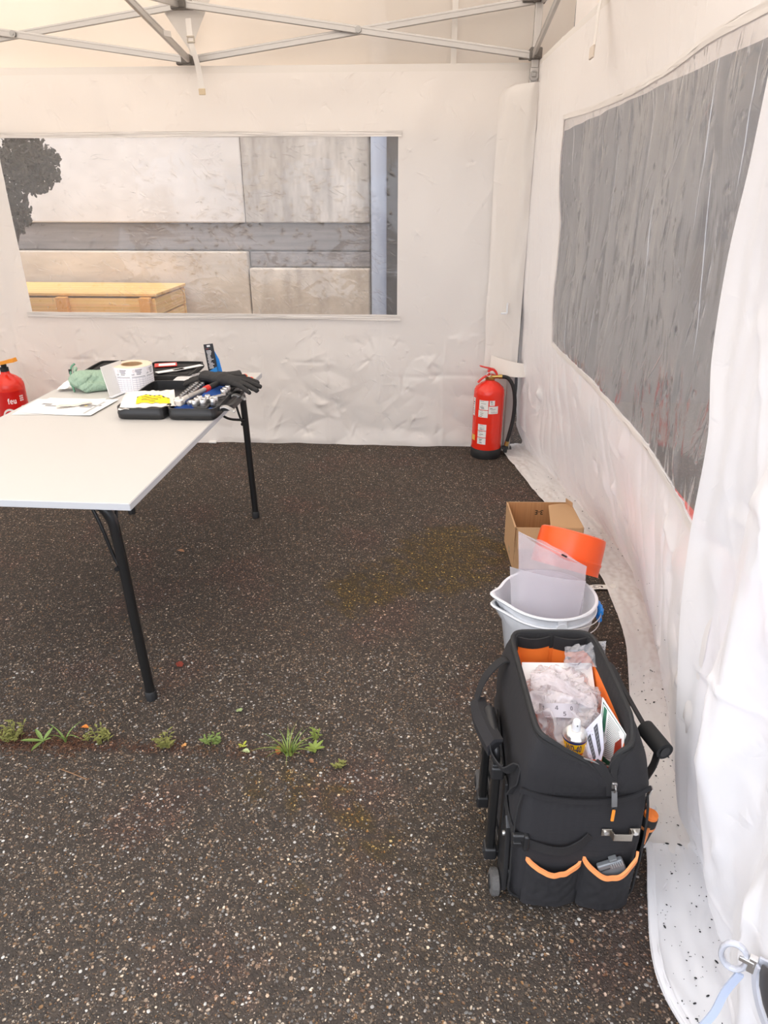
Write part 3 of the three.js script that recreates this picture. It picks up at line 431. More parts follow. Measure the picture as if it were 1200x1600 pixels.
{ // folding frame of the tent
  const t = thing('canopy_frame', 'aluminium folding frame with crossed truss bars under the white tent roof', 'tent frame', [0.53, 0, -4.31]);
  const o = (p) => [p[0] - 0.53, p[1], p[2] + 4.31];
  const x0 = -3.14, xm = -1.305, x1 = 0.53, zb = -4.31, zm = -2.49, zf = -0.66, lo = 2.15, hi = 2.395;
  const barTo = (a, b, off) => { a = o(a); b = o(b); const s = off || [0, 0, 0]; const A = a.map((v, i) => v + s[i]), B = b.map((v, i) => v + s[i]); const g = join(bar(A, B, 0.036, 0.016, [0, 1, 0], 0.004), bar(A.map((v, i) => v + (i === 1 ? 0.009 : 0)), B.map((v, i) => v + (i === 1 ? 0.009 : 0)), 0.004, 0.019, [0, 1, 0], 0.001)); part('truss_bar', g, M.aluminium, t); };
  for (const [za, so] of [[zb, 0.012]]) for (const [a, b] of [[x0, xm], [xm, x1]]) { barTo([a, lo, za], [b, hi, za], [0, 0, -so]); barTo([a, hi, za], [b, lo, za], [0, 0, so]); }
  for (const [xa, so] of [[x0, 0.012], [x1, -0.012]]) for (const [a, b] of [[zb, zm], [zm, zf]]) { const xb = xa > 0 && b === zf ? 0.62 : xa; barTo([xa, lo, a], [xb, hi, b], [so, 0, 0]); barTo([xa, hi, a], [xb, lo, b], [-so, 0, 0]); }
  barTo([xm, lo, zb], [xm, hi, zm], [0.014, 0, 0.03]); barTo([xm, hi, zb], [xm, lo, zm], [-0.014, 0, 0.03]);
  for (const [x, z] of [[x0, zb], [x1, zb], [x0, zf], [0.62, zf]]) {
    part('leg', join(mv(rbox(0.046, 2.1, 0.046, 0.006), ...o([x, 1.05, z]))), M.aluminium, t); part('inner_leg', mv(rbox(0.038, 0.42, 0.038, 0.004), ...o([x, 2.29, z])), M.aluminium, t);
    part('foot_plate', mv(rbox(0.08, 0.012, 0.08, 0.004), ...o([x, 0.006, z])), M.steelDark, t);
    for (const y of [lo + 0.01, hi + 0.01]) part('bracket', join(mv(rbox(0.064, 0.055, 0.064, 0.008), ...o([x, y, z])), mv(rbox(0.07, 0.04, 0.026, 0.006), ...o([x + (x > 0 ? -0.05 : 0.05), y - 0.004, z])), mv(rbox(0.026, 0.04, 0.07, 0.006), ...o([x, y - 0.004, z + (z < -2 ? 0.05 : -0.05)]))), M.greyPlastic, t);
  }
  for (const [x, z] of [[xm, zb], [x0, zm], [x1, zm]]) for (const y of [lo, hi]) part('bracket', join(mv(rbox(0.12, 0.04, 0.036, 0.008), ...o([x, y - 0.004, z])), mv(rbox(0.05, 0.046, 0.06, 0.008), ...o([x, y, z + 0.01]))), M.greyPlastic, t);
  const bolt = (p, ax) => { const g = join(cyl(0.016, 0.05, 18), cyl(0.008, 0.054, 6)); ax === 'z' ? g.rotateX(Math.PI / 2) : g.rotateZ(Math.PI / 2); mv(g, ...o(p)); part('bolt', g, M.steelDark, t); };
  for (const x of [(x0 + xm) / 2, (xm + x1) / 2]) bolt([x, (lo + hi) / 2, zb + 0.006], 'z');
  bolt([xm, (lo + hi) / 2, (zb + zm) / 2 + 0.03], 'x'); bolt([x1, (lo + hi) / 2, (zb + zm) / 2], 'x');
  part('lock_button', join(rot(cyl(0.024, 0.012, 24), Math.PI / 2).translate(...o([x1 - 0.004, 2.06, zb + 0.032])), mv(rbox(0.024, 0.024, 0.01, 0.004), ...o([x1 - 0.004, 2.065, zb + 0.038]))), M.steelDark, t);
  part('maker_plate', mv(rot(rbox(0.002, 0.024, 0.11, 0.0006), 0.13, 0, 0), ...o([xm + 0.023, 2.205, -3.95])), std(0xcfcac4, 0.5), t);
}
{ // webbing straps
  const t = thing('hanging_strap', 'pale webbing strap with small buckle hanging at the centre of the rear wall', 'strap', [-1.268, 2.2, -4.235]);
  part('webbing', strapGeo([[0.01, 0.12, 0], [0.012, 0.06, 0.004], [0.02, 0, 0.012], [0.035, -0.06, 0.01], [0.042, -0.12, 0.002], [0.048, -0.2, 0]], 0.028, 0.002, [1, 0, 0], 30), M.hem, t);
  part('buckle', join(mv(rbox(0.04, 0.008, 0.008, 0.002), 0.016, 0.04, 0.01), mv(rbox(0.04, 0.008, 0.008, 0.002), 0.018, 0.015, 0.012), mv(rbox(0.006, 0.03, 0.008, 0.002), 0, 0.028, 0.01), mv(rbox(0.006, 0.03, 0.008, 0.002), 0.034, 0.028, 0.01)), std(0xb5aa9b, 0.5), t);
  part('end_clip', join(mv(rbox(0.036, 0.03, 0.008, 0.003), 0.048, -0.205, 0)), std(0xcbb798, 0.5), t);
  const s = thing('hanging_strap', 'pale webbing strap with end clip lying flat high on the right wall', 'strap', [0.585, 2.02, -2.98]);
  part('webbing', strapGeo([[0, 0.14, 0], [-0.012, 0.06, 0], [-0.014, 0, 0.004], [-0.016, -0.06, 0.002]], 0.045, 0.002, [0, 0, 1], 24), M.hem, s);
  part('end_clip', mv(rbox(0.008, 0.04, 0.06, 0.003), -0.02, -0.06, 0), std(0xd6c9ba, 0.5), s);
}

// ---------------------------------------------------------------- outside, seen through the clear windows
function stained(seed, base, dark) {
  return canvasTex(512, 512, (c, w, h) => {
    const im = c.createImageData(w, h);
    for (let y = 0; y < h; y++) for (let x = 0; x < w; x++) { const u = x / w, v = y / h, k = 0.5 + 0.35 * pnoise(u * 5, v * 3, 5, 3, seed) + 0.25 * pnoise(u * 17, v * 11, 17, 11, seed + 1) + 0.15 * pnoise(u * 60, v * 60, 60, 60, seed + 2), st = Math.pow(clamp(0.5 + 0.7 * pnoise(u * 22, v * 2, 22, 2, seed + 3), 0, 1), 2), d = clamp(k * 0.75 + st * 0.3, 0, 1), o = (y * w + x) * 4; for (let j = 0; j < 3; j++) im.data[o + j] = lerp(base[j], dark[j], d); im.data[o + 3] = 255; }
    c.putImageData(im, 0, 0);
  });
}
{
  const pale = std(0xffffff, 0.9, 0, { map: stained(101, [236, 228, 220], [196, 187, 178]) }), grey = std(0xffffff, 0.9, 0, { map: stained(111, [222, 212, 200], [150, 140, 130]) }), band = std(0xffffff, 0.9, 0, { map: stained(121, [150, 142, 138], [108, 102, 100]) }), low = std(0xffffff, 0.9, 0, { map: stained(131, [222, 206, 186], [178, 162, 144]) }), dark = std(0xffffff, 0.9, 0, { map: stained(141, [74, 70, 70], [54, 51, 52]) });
  const box = (x0, x1, y0, y1, z, d = 0.2) => mv(rbox(x1 - x0, y1 - y0, d, 0.012), (x0 + x1) / 2, (y0 + y1) / 2, z - d / 2);
  const w = struct('wall_concrete', box(-6, -0.42, -0.05, 4.2, -5.56, 0.25), grey);
  struct('concrete_panel', box(-6, -1.342, 1.308, 4.2, -5.46), pale, w); struct('concrete_panel', box(-1.338, -0.43, 1.308, 4.2, -5.46), grey, w);
  struct('concrete_panel', box(-6, -0.43, 1.115, 1.305, -5.5), band, w);  // recessed band; its darker colour also carries the ledge shadow
  struct('concrete_panel', box(-6, -1.345, -0.05, 1.11, -5.45), low, w); struct('concrete_panel', box(-1.335, -0.43, 1.0, 1.11, -5.5), band, w); struct('concrete_panel', box(-1.335, -0.43, -0.05, 0.995, -5.44), low, w);  // right strip under the band repeats its shadow-darkened colour
  struct('wall_grey_building', box(-0.42, 3.2, -0.05, 4.2, -5.5, 0.4), dark);
  struct('wall_grey_facade', mv(rbox(0.3, 6, 16, 0.02), 3.6, 2.95, -4), std(0xffffff, 0.9, 0, { map: stained(151, [224, 220, 226], [200, 197, 202]) }));
  const p = thing('downpipe', 'pale blue-grey round downpipe beside the concrete wall outside', 'pipe', [-0.355, 0, -5.36]);
  part('pipe', mv(cyl(0.055, 4.0, 28), 0, 2.0, 0), std(0xaab3c4, 0.45), p);
  for (const y of [0.62, 2.6]) part('bracket', join(mv(cyl(0.06, 0.04, 28), 0, y, 0), mv(rbox(0.03, 0.04, 0.12, 0.004), 0, y, -0.08)), std(0x9aa2b0, 0.5), p);
  const wood = std(0xffffff, 0.75, 0, { map: canvasTex(256, 64, (c, w2, h2) => { c.fillStyle = '#f6cc84'; c.fillRect(0, 0, w2, h2); const R = mulberry(3); for (let i = 0; i < 60; i++) { c.strokeStyle = `rgba(${190 + R() * 40},${130 + R() * 50},${60 + R() * 40},0.3)`; c.lineWidth = 0.5 + R() * 2; c.beginPath(); const y = R() * h2; c.moveTo(0, y); c.bezierCurveTo(80, y + R() * 8 - 4, 170, y + R() * 8 - 4, w2, y + R() * 6 - 3); c.stroke(); } }) });
  const post = std(0xe0a050, 0.75);
  const cr = thing('timber_crate', 'yellowish timber crate of boards and posts outside the rear window', 'crate', [-2.5, 0, -5.06]);
  for (let k = 0; k < 7; k++) part('plank', mv(rbox(1.36, 0.115, 0.022, 0.004), 0, 0.06 + k * 0.124, 0.3), wood, cr);
  for (let k = 0; k < 7; k++) part('plank', mv(rbox(1.36, 0.115, 0.022, 0.004), 0, 0.06 + k * 0.124, -0.3), wood, cr);
  for (let k = 0; k < 7; k++) for (const x of [-0.68, 0.66]) part('plank', mv(rbox(0.022, 0.115, 0.57, 0.004), x, 0.06 + k * 0.124, 0), wood, cr);
  for (const x of [-0.62, 0.05, 0.62]) for (const z of [0.335, -0.335]) part('post', mv(rbox(0.075, 0.872, 0.045, 0.006), x, 0.436, z), post, cr);
  for (let k = 0; k < 5; k++) part('plank', mv(rbox(1.38, 0.02, 0.118, 0.004), 0, 0.884, -0.25 + k * 0.125), wood, cr);
  part('base_board', mv(rbox(1.3, 0.03, 0.56, 0.004), 0, 0.017, 0), wood, cr);
  // dark bush at the far left of the rear window
  const b = thing('shrub', 'dark bush outside the left end of the rear window', 'bush', [-2.56, 0, -4.58]);
  part('stem', join(pipe([[-0.2, 0, 0], [-0.2, 0.6, 0.02], [-0.15, 1.1, 0]], 0.02, 10, 7), pipe([[-0.2, 0.7, 0], [-0.08, 1.1, 0.02], [0.08, 1.5, 0]], 0.012, 10, 6), pipe([[-0.2, 0.6, 0], [-0.24, 1.1, 0], [-0.2, 1.45, 0.02]], 0.012, 10, 6)), std(0x3a2c22, 0.9), b);
  const lf = new THREE.SphereGeometry(1, 6, 4), im = new THREE.InstancedMesh(lf, std(0x4a453e, 0.8), 2600), R = mulberry(8), m4 = new THREE.Matrix4(), q = new THREE.Quaternion();
  for (let i = 0; i < im.count; i++) { const a = R() * 6.28, cz = Math.acos(2 * R() - 1), r = Math.pow(R(), 0.45), k = R() < 0.6; q.setFromEuler(new THREE.Euler(R() * 6, R() * 6, R() * 6)); m4.compose(V((k ? 0.13 : -0.1) + r * 0.2 * Math.sin(cz) * Math.cos(a), (k ? 1.66 : 1.42) + r * 0.17 * Math.cos(cz), r * 0.11 * Math.sin(cz) * Math.sin(a)), q, V(0.02, 0.003, 0.011)); im.setMatrixAt(i, m4); }
  im.name = 'foliage'; im.userData.kind = 'stuff'; b.add(im);
  // low red barrier beyond the right wall
  const rb = thing('road_barrier', 'low red plastic barrier outside behind the right window', 'barrier', [1.06, 0, -2.75]);
  part('body', extr([[-0.11, 0], [0.11, 0], [0.07, 0.12], [0.045, 0.27], [-0.045, 0.27], [-0.07, 0.12]], 2.0, 0.02).translate(0, 0.02, -1.0), M.redPlastic, rb);
  for (const z of [-1.05, 1.05]) part('end_lug', mv(cyl(0.045, 0.25, 16), 0, 0.135, z), M.redPlastic, rb);
}

// ================================================================ THE TABLE AND WHAT LIES ON IT
const top = 0.74;
{
  const t = thing('folding_table', 'grey-white laminate folding table with bent black steel tube legs', 'table', [-1.18, 0, -2.443], -0.0158);
  const W = 0.81, D = 1.52;
  part('tabletop', mv(rbox(W - 0.004, 0.02, D - 0.004, 0.002), 0, top - 0.01, 0), M.laminate, t);
  part('edge_band', join(...[[W, 0.002, 0, D / 2], [W, 0.002, 0, -D / 2], [0.002, D, W / 2, 0], [0.002, D, -W / 2, 0]].map(([a, b, x, z]) => mv(rbox(a, 0.0195, b, 0.0008), x, top - 0.0102, z))), M.laminateEdge, t);
  for (const [z, s] of [[0.675, 1], [-0.755, -1]]) {
    const leg = (sx) => pipe([[sx * 0.2, 0.702, z], [sx * 0.245, 0.702, z], [sx * 0.28, 0.69, z], [sx * 0.302, 0.65, z - 0.002 * s], [sx * 0.308, 0.58, z - 0.003 * s], [sx * 0.316, 0.3, z - 0.006 * s], [sx * 0.325, 0.012, z - 0.01 * s]], 0.0155, 44, 14);
    for (const sx of [1, -1]) { const l = part('leg', leg(sx), M.blackPaint, t); part('foot_cap', mv(lathe([[0, 0], [0.018, 0], [0.0185, 0.004], [0.0185, 0.03], [0.016, 0.034], [0, 0.034]], 20), sx * 0.325, 0.0, z - 0.01 * s), M.rubber, l); }
    part('cross_tube', pipe([[-0.24, 0.702, z], [0.24, 0.702, z]], 0.0155, 4, 14), M.blackPaint, t);
    for (const sx of [1, -1]) { part('brace', pipe([[sx * 0.235, 0.712, z - 0.012 * s], [sx * 0.262, 0.63, z - 0.008 * s], [sx * 0.297, 0.5, z - 0.004 * s], [sx * 0.308, 0.495, z]], 0.0055, 18, 8), M.blackPaint, t); part('bolt', rot(cyl(0.008, 0.012, 12), Math.PI / 2).translate(sx * 0.296, 0.492, z + 0.004), M.blackPaint, t); }
    part('stretcher', pipe([[0.316, 0.51, z + 0.004 * s * -1], [0.25, 0.56, z - 0.12 * s], [0.22, 0.705, z - 0.25 * s]], 0.006, 16, 8), M.blackPaint, t);
    for (const sx of [1, -1]) part('pivot_plate', mv(rbox(0.07, 0.014, 0.06, 0.003), sx * 0.13, 0.7135, z), M.blackPaint, t);
  }
  for (const sx of [-0.33, 0.33]) part('rail', mv(rbox(0.03, 0.02, 1.2, 0.003), sx * 0.9, 0.71, -0.04), M.blackPaint, t);
}
const listTex = canvasTex(512, 400, (c, w, h) => {
  c.fillStyle = '#f1efec'; c.fillRect(0, 0, w, h); c.fillStyle = '#9a9896'; c.font = '11px sans-serif';
  const R = mulberry(4); c.fillStyle = '#8c8c8e'; c.fillRect(40, 150, 70, 34); c.fillRect(80, 190, 220, 28); c.fillRect(300, 150, 170, 34); c.fillRect(330, 190, 90, 28);
  c.fillStyle = '#a0a0a2'; for (let r = 0; r < 22; r++) for (let k = 0; k < 26; k++) { if (r > 8 && r < 13) continue; if (R() < 0.75) c.fillRect(34 + k * 17, 24 + r * 16.5, 9, 2.2); }
  c.fillStyle = '#b0b0b0'; c.fillRect(430, 60, 22, 300); c.fillStyle = '#e7c93a'; c.fillRect(352, 170, 20, 14);
});
{
  const sheet = (name, lab, x, z, w, d, r, y, tex, g) => { const o = thing(name, lab, 'paper', [x, top + y, z], r, g); part('sheet', slab(14, 10, (u, v) => [(u - 0.5) * w, 0.0012 + 0.0035 * sstep(0.8, 1, u) * (0.5 + 0.5 * v) + 0.0008 * Math.sin(u * 7 + v * 4), (0.5 - v) * d], 0.0004), tex, o); return o; };
  sheet('paper_sheet', 'blank lower white sheet sticking out left under the printed list', -1.425, -2.585, 0.28, 0.225, 0.06, 0.0, M.paper);
  sheet('printed_list', 'white sheet printed with a grey table lying on the grey table', -1.388, -2.582, 0.297, 0.222, -0.07, 0.0022, std(0xffffff, 0.8, 0, { map: listTex }));
  const k = thing('tape_strip', 'crumpled translucent tape strip lying across the printed list', 'tape', [-1.37, top + 0.0075, -2.585], 0.55);
  part('strip', slab(16, 3, (u, v) => [(u - 0.5) * 0.13, 0.002 + 0.003 * Math.sin(u * 9) + 0.002 * N2(u * 5, v), (0.5 - v) * 0.03], 0.0006), phys({ color: new THREE.Color(0.85, 0.8, 0.74), roughness: 0.5, transmission: 0.35, thickness: 0 }), k);
}
{ // folded green towel
  const t = thing('towel', 'bundled green microfibre towel on the table beside the label roll', 'towel', [-1.42, top, -2.86], 0.1);
  const d = (x, y, z) => { let e = capsule([x, y * 1.35, z], [-0.03, 0.06, 0.02], [0.045, 0.052, -0.02], 0.052, 0.05); e = smin(e, capsule([x, y * 1.6, z], [0.0, 0.035, 0.05], [0.06, 0.035, 0.02], 0.034, 0.034), 0.012); e = smin(e, capsule([x, y, z], [-0.066, 0.03, 0.03], [-0.058, 0.09, 0.0], 0.012, 0.009), 0.012); const n = Math.abs(N3(x * 9 + y * 7, y * 14, z * 9)); e += 0.010 * n - 0.004 + 0.006 * Math.pow(ridge(N3(x * 5 + 3, y * 22 - x * 14, z * 5)), 6); return Math.max(e, 0.001 - y); };
  part('cloth', blob([-0.1, 0, -0.09], [0.12, 0.12, 0.1], 0.0045, d), M.towel, t);
  part('hem', pipe([[-0.055, 0.004, 0.06], [-0.07, 0.05, 0.035], [-0.07, 0.098, 0.005], [-0.062, 0.106, -0.01]], 0.0045, 20, 7), std(new THREE.Color(0.13, 0.28, 0.19), 0.95), t);
  part('care_label', mv(rbox(0.012, 0.02, 0.002, 0.0005), -0.074, 0.08, 0.02), M.blackMatt, t);
  const p = thing('paper_packet', 'small white paper packet tucked under the left of the green towel', 'packet', [-1.505, top, -2.84], 0.3);
  part('wrapper', slab(10, 8, (u, v) => [(u - 0.5) * 0.1, 0.01 + 0.022 * Math.sin(Math.PI * u) * Math.sin(Math.PI * v) + 0.006 * N2(u * 4, v * 4) + 0.02 * u, (0.5 - v) * 0.06], 0.002), M.paper, p);
}
{ // white folded display card between towel and roll
  const t = thing('display_stand', 'white upright plastic stand between the green towel and the label roll', 'stand', [-1.285, top, -2.715]);
  part('panel', slab(3, 3, (u, v) => [0.002 + 0.03 * u - 0.03 * v, 0.003 + v * 0.12, -0.006 - u * 0.13 - 0.02 * v], 0.003), phys({ color: new THREE.Color(0.85, 0.84, 0.82), roughness: 0.25, transmission: 0.25, thickness: 0 }), t);
  part('foot', slab(3, 2, (u, v) => [-0.004 + 0.03 * u + 0.02 * v, 0.0032, -0.004 - u * 0.13 + 0.012 * v], 0.003), M.whitePlastic, t);
}
const labelTex = canvasTex(1024, 160, (c, w, h) => {
  c.fillStyle = '#efedf0'; c.fillRect(0, 0, w, h); const R = mulberry(6);
  for (let k = 0; k < 8; k++) { const x = k * 128; c.fillStyle = '#4a4a55'; for (let r = 0; r < 4; r++) c.fillRect(x + 34 + (r > 1 ? 8 : 0), 12 + r * 9, 56 - r * 7, 4); c.font = 'bold 13px sans-serif'; c.fillText('LOT', x + 2, 46); c.strokeStyle = '#9a9ab0'; c.lineWidth = 1.3; c.fillRect(x + 2, 56, 112, 2.5); for (let r = 0; r < 7; r++) { c.beginPath(); c.moveTo(x + 2, 64 + r * 13); c.lineTo(x + 116, 64 + r * 13); c.stroke(); } for (const q of [2, 34, 60, 88, 116]) { c.beginPath(); c.moveTo(x + q, 64); c.lineTo(x + q, 142); c.stroke(); } c.strokeStyle = '#a07070'; c.beginPath(); c.arc(x + 20, 20, 7, 0, 6.3); c.stroke(); }
});
{
  const t = thing('label_roll', 'large white roll of printed labels standing on end on the table', 'label roll', [-1.238, top, -2.87]);
  part('outer_wrap', mv(new THREE.CylinderGeometry(0.0828, 0.0828, 0.106, 56, 1, true), 0, 0.054, 0), std(0xffffff, 0.6, 0, { map: (() => { const x = rep(labelTex, 1, 1); x.wrapS = THREE.RepeatWrapping; x.offset.x = 0.2; return x; })() }), t);
  part('paper_layers', lathe([[0.043, 0.001], [0.082, 0.001], [0.0822, 0.002]].concat([[0.0818, 0.107]], range(0, 1, 12).map((k, i) => [lerp(0.081, 0.044, k), 0.1075 + (i % 2) * 0.0006]), [[0.043, 0.106]]), 56), std(new THREE.Color(0.75, 0.62, 0.48), 0.8), t);
  part('core', lathe([[0.043, 0.003], [0.0432, 0.1085], [0.0395, 0.1085], [0.0395, 0.003]], 40), std(new THREE.Color(0.45, 0.3, 0.17), 0.85), t);
}
{ // open black zip case
  const t = thing('zip_case', 'black zip case opened flat at the back of the table with cards under elastic straps', 'case', [-1.285, top, -3.1], 0.06);
  for (const s of [-1, 1]) {
    const y = s > 0 ? 0.016 : 0.02, x = s * 0.125;
    part('cover', mv(rbox(0.236, 0.022, 0.3, 0.01, 3), x, y, 0), M.blackMatt, t);
    part('zip_edge', sweep([[x - 0.105, y + 0.014, 0.14], [x + 0.105, y + 0.014, 0.14], [x + 0.112, y + 0.014, 0.133], [x + 0.112, y + 0.014, -0.133], [x + 0.105, y + 0.014, -0.14], [x - 0.105, y + 0.014, -0.14], [x - 0.112, y + 0.014, -0.133], [x - 0.112, y + 0.014, 0.133]], flat(0.012, 0.008), [0, 1, 0], 80, true), M.rubber, t);
    for (const z of [-0.07, 0.0, 0.07]) part('elastic_strap', mv(rbox(0.19, 0.003, 0.022, 0.001), x, y + 0.0125, z), M.webbing, t);
    part('pocket', mv(rbox(0.18, 0.006, 0.1, 0.002), x, y + 0.012, -0.06 * s), M.nylon, t);
  }
  part('spine', mv(rbox(0.03, 0.012, 0.29, 0.004), 0, 0.008, 0), M.nylonDark, t);
  const c1 = thing('card', 'red card with white stripe in the black zip case on the table', 'card', [-1.205, top + 0.0355, -3.17], 0.35); part('board', mv(rbox(0.1, 0.004, 0.07, 0.001), 0, 0.002, 0), M.redPlastic, c1); part('stripe', mv(rbox(0.075, 0.001, 0.045, 0.0003), 0.006, 0.0045, 0.006), M.paper, c1);
  const c2 = thing('card', 'white paper slip lying diagonally in the black zip case, nearer the label roll', 'card', [-1.145, top + 0.0355, -3.06], 0.75); part('slip', mv(rbox(0.13, 0.003, 0.035, 0.001), 0, 0.0015, 0), M.paper, c2);
  const c3 = thing('card', 'white paper slip at the right edge of the black zip case', 'card', [-1.085, top + 0.0355, -3.12], 0.9); part('slip', mv(rbox(0.15, 0.003, 0.03, 0.001), 0, 0.0015, 0), M.paper, c3);
}
{
  const t = thing('pencil', 'yellow pencil lying behind the open tool case', 'pencil', [-1.165, top, -2.9], 1.15);
  part('shaft', rot(cyl(0.005, 0.15, 6), 0, 0, Math.PI / 2).translate(0, 0.0052, 0), M.yellow, t); part('tip', rot(cyl(0.005, 0.016, 6, 0.0008), 0, 0, Math.PI / 2).translate(-0.083, 0.0052, 0), std(0xd8b27a, 0.8), t);
  const b = thing('plastic_tub', 'small translucent white plastic tub upside down behind the tool case', 'tub', [-1.02, top, -2.915], 0.05);
  const L = (w, d, y) => range(0, 1, 32).slice(0, 32).map((k) => { const a = k * 6.2832, c = Math.cos(a), s = Math.sin(a), e = 0.35; return [Math.sign(c) * Math.abs(c) ** e * w, y, Math.sign(s) * Math.abs(s) ** e * d]; });
  part('tub', loft([L(0.068, 0.055, 0.001), L(0.068, 0.055, 0.006), L(0.063, 0.05, 0.01), L(0.058, 0.045, 0.034), L(0.054, 0.041, 0.038)], [false, true]), phys({ color: new THREE.Color(0.83, 0.82, 0.82), roughness: 0.4, transmission: 0.3, thickness: 0 }), b);
  const p = thing('plastic_bag', 'small crumpled clear plastic bag between zip case and black glove', 'bag', [-0.985, top, -3.0]);
  part('film', crumpled(0.055, 0.02, 0.04, 4, 71).translate(0, 0.021, 0), M.clear, p);
}
function crumpled(a, b, c, det, seed, amp = 0.3) { // a crushed film bag
  let g = new THREE.IcosahedronGeometry(1, det * 4); g = mergeVertices(g.deleteAttribute('normal').deleteAttribute('uv')); const p = g.attributes.position, uv = new Float32Array(p.count * 2);
  for (let i = 0; i < p.count; i++) { const x = p.getX(i), y = p.getY(i), z = p.getZ(i), n = ridge(N3(x * 1.5 + seed, y * 1.5, z * 1.5)) * 0.62 + Math.pow(ridge(N3(x * 2.0 + z * 1.3 + seed, y * 1.8, z * 2.6 - x)), 2) * 0.33 + ridge(N3(x * 7, y * 5 + seed, z * 4 + x * 3)) * 0.05, k = 1 - amp + amp * 1.3 * n; p.setXYZ(i, x * a * k, Math.max(y * b * k, -b * 0.98), z * c * k); uv[i * 2] = x * a + y * b * 0.6; uv[i * 2 + 1] = z * c + y * b * 0.8; }
  g.setAttribute('uv', new THREE.BufferAttribute(uv, 2)); g.computeVertexNormals(); return g;
}
const bladeTex = canvasTex(128, 512, (c, w, h) => {
  c.fillStyle = '#17171a'; c.fillRect(0, 0, w, h); c.fillStyle = '#1f7fc8'; c.beginPath(); c.moveTo(0, 390); c.lineTo(w, 330); c.lineTo(w, h); c.lineTo(0, h); c.fill(); c.fillStyle = '#d8d8da'; c.fillRect(40, 12, 46, 26); c.fillStyle = '#e8e8e8'; const R = mulberry(8); for (let r = 0; r < 15; r++) { const y = 90 + r * 18; c.fillRect(18 + R() * 12, y, 40 + R() * 44, 7); } c.fillStyle = '#8a3434'; c.fillRect(18, 60, 40, 8); c.fillStyle = '#bfe0f4'; for (let r = 0; r < 4; r++) c.fillRect(24, 420 + r * 18, 70, 6);
});
{
  const t = thing('blade_pack', 'tall narrow black and blue blister card standing upright behind the glove', 'pack', [-0.945, top, -3.06], 0.1);
  const g = new THREE.PlaneGeometry(0.04, 0.155, 1, 4).translate(0, 0, 0.0021);
  const c = part('card', mv(rbox(0.042, 0.157, 0.004, 0.001), 0, 0, 0), M.blackPlastic, t, [-0.008, 0.079, 0], [-0.06, 0, 0.1]); part('print', g, std(0xffffff, 0.4, 0, { map: bladeTex }), c);
  part('backing', slab(2, 6, (u, v) => [0.018 + 0.02 * u - 0.014 * v, 0.002 + v * 0.13 * (1 - 0.35 * u), -0.012 - 0.004 * u], 0.003), M.bluePlastic, t);
}
for (const [x, z, r, l] of [[-0.845, -3.03, 0.55, 'red and yellow screwdriver handle behind the glove, the farther one'], [-0.808, -2.985, 0.36, 'red and yellow screwdriver handle behind the glove, the nearer one']]) {
  const t = thing('screwdriver', l, 'screwdriver', [x, top + 0.0145, z], r, 'insulated screwdrivers behind the glove');
  part('handle', rot(lathe([[0, 0.055], [0.009, 0.055], [0.0135, 0.05], [0.0135, 0.03], [0.012, 0.01], [0.0135, -0.02], [0.013, -0.045], [0.009, -0.055], [0, -0.055]], 10), 0, 0, -Math.PI / 2), M.redPlastic, t);
  part('grip_band', rot(lathe([[0.0138, 0.038], [0.0142, 0.034], [0.0142, 0.026], [0.0138, 0.024]], 16), 0, 0, -Math.PI / 2), M.yellow, t); part('cap', rot(lathe([[0, 0.058], [0.008, 0.057], [0.0105, 0.0545]], 16), 0, 0, -Math.PI / 2), M.yellow, t);
  part('shaft', rot(cyl(0.0035, 0.1, 8), 0, 0, Math.PI / 2).translate(-0.1, 0, 0), M.redPlastic, t);
}
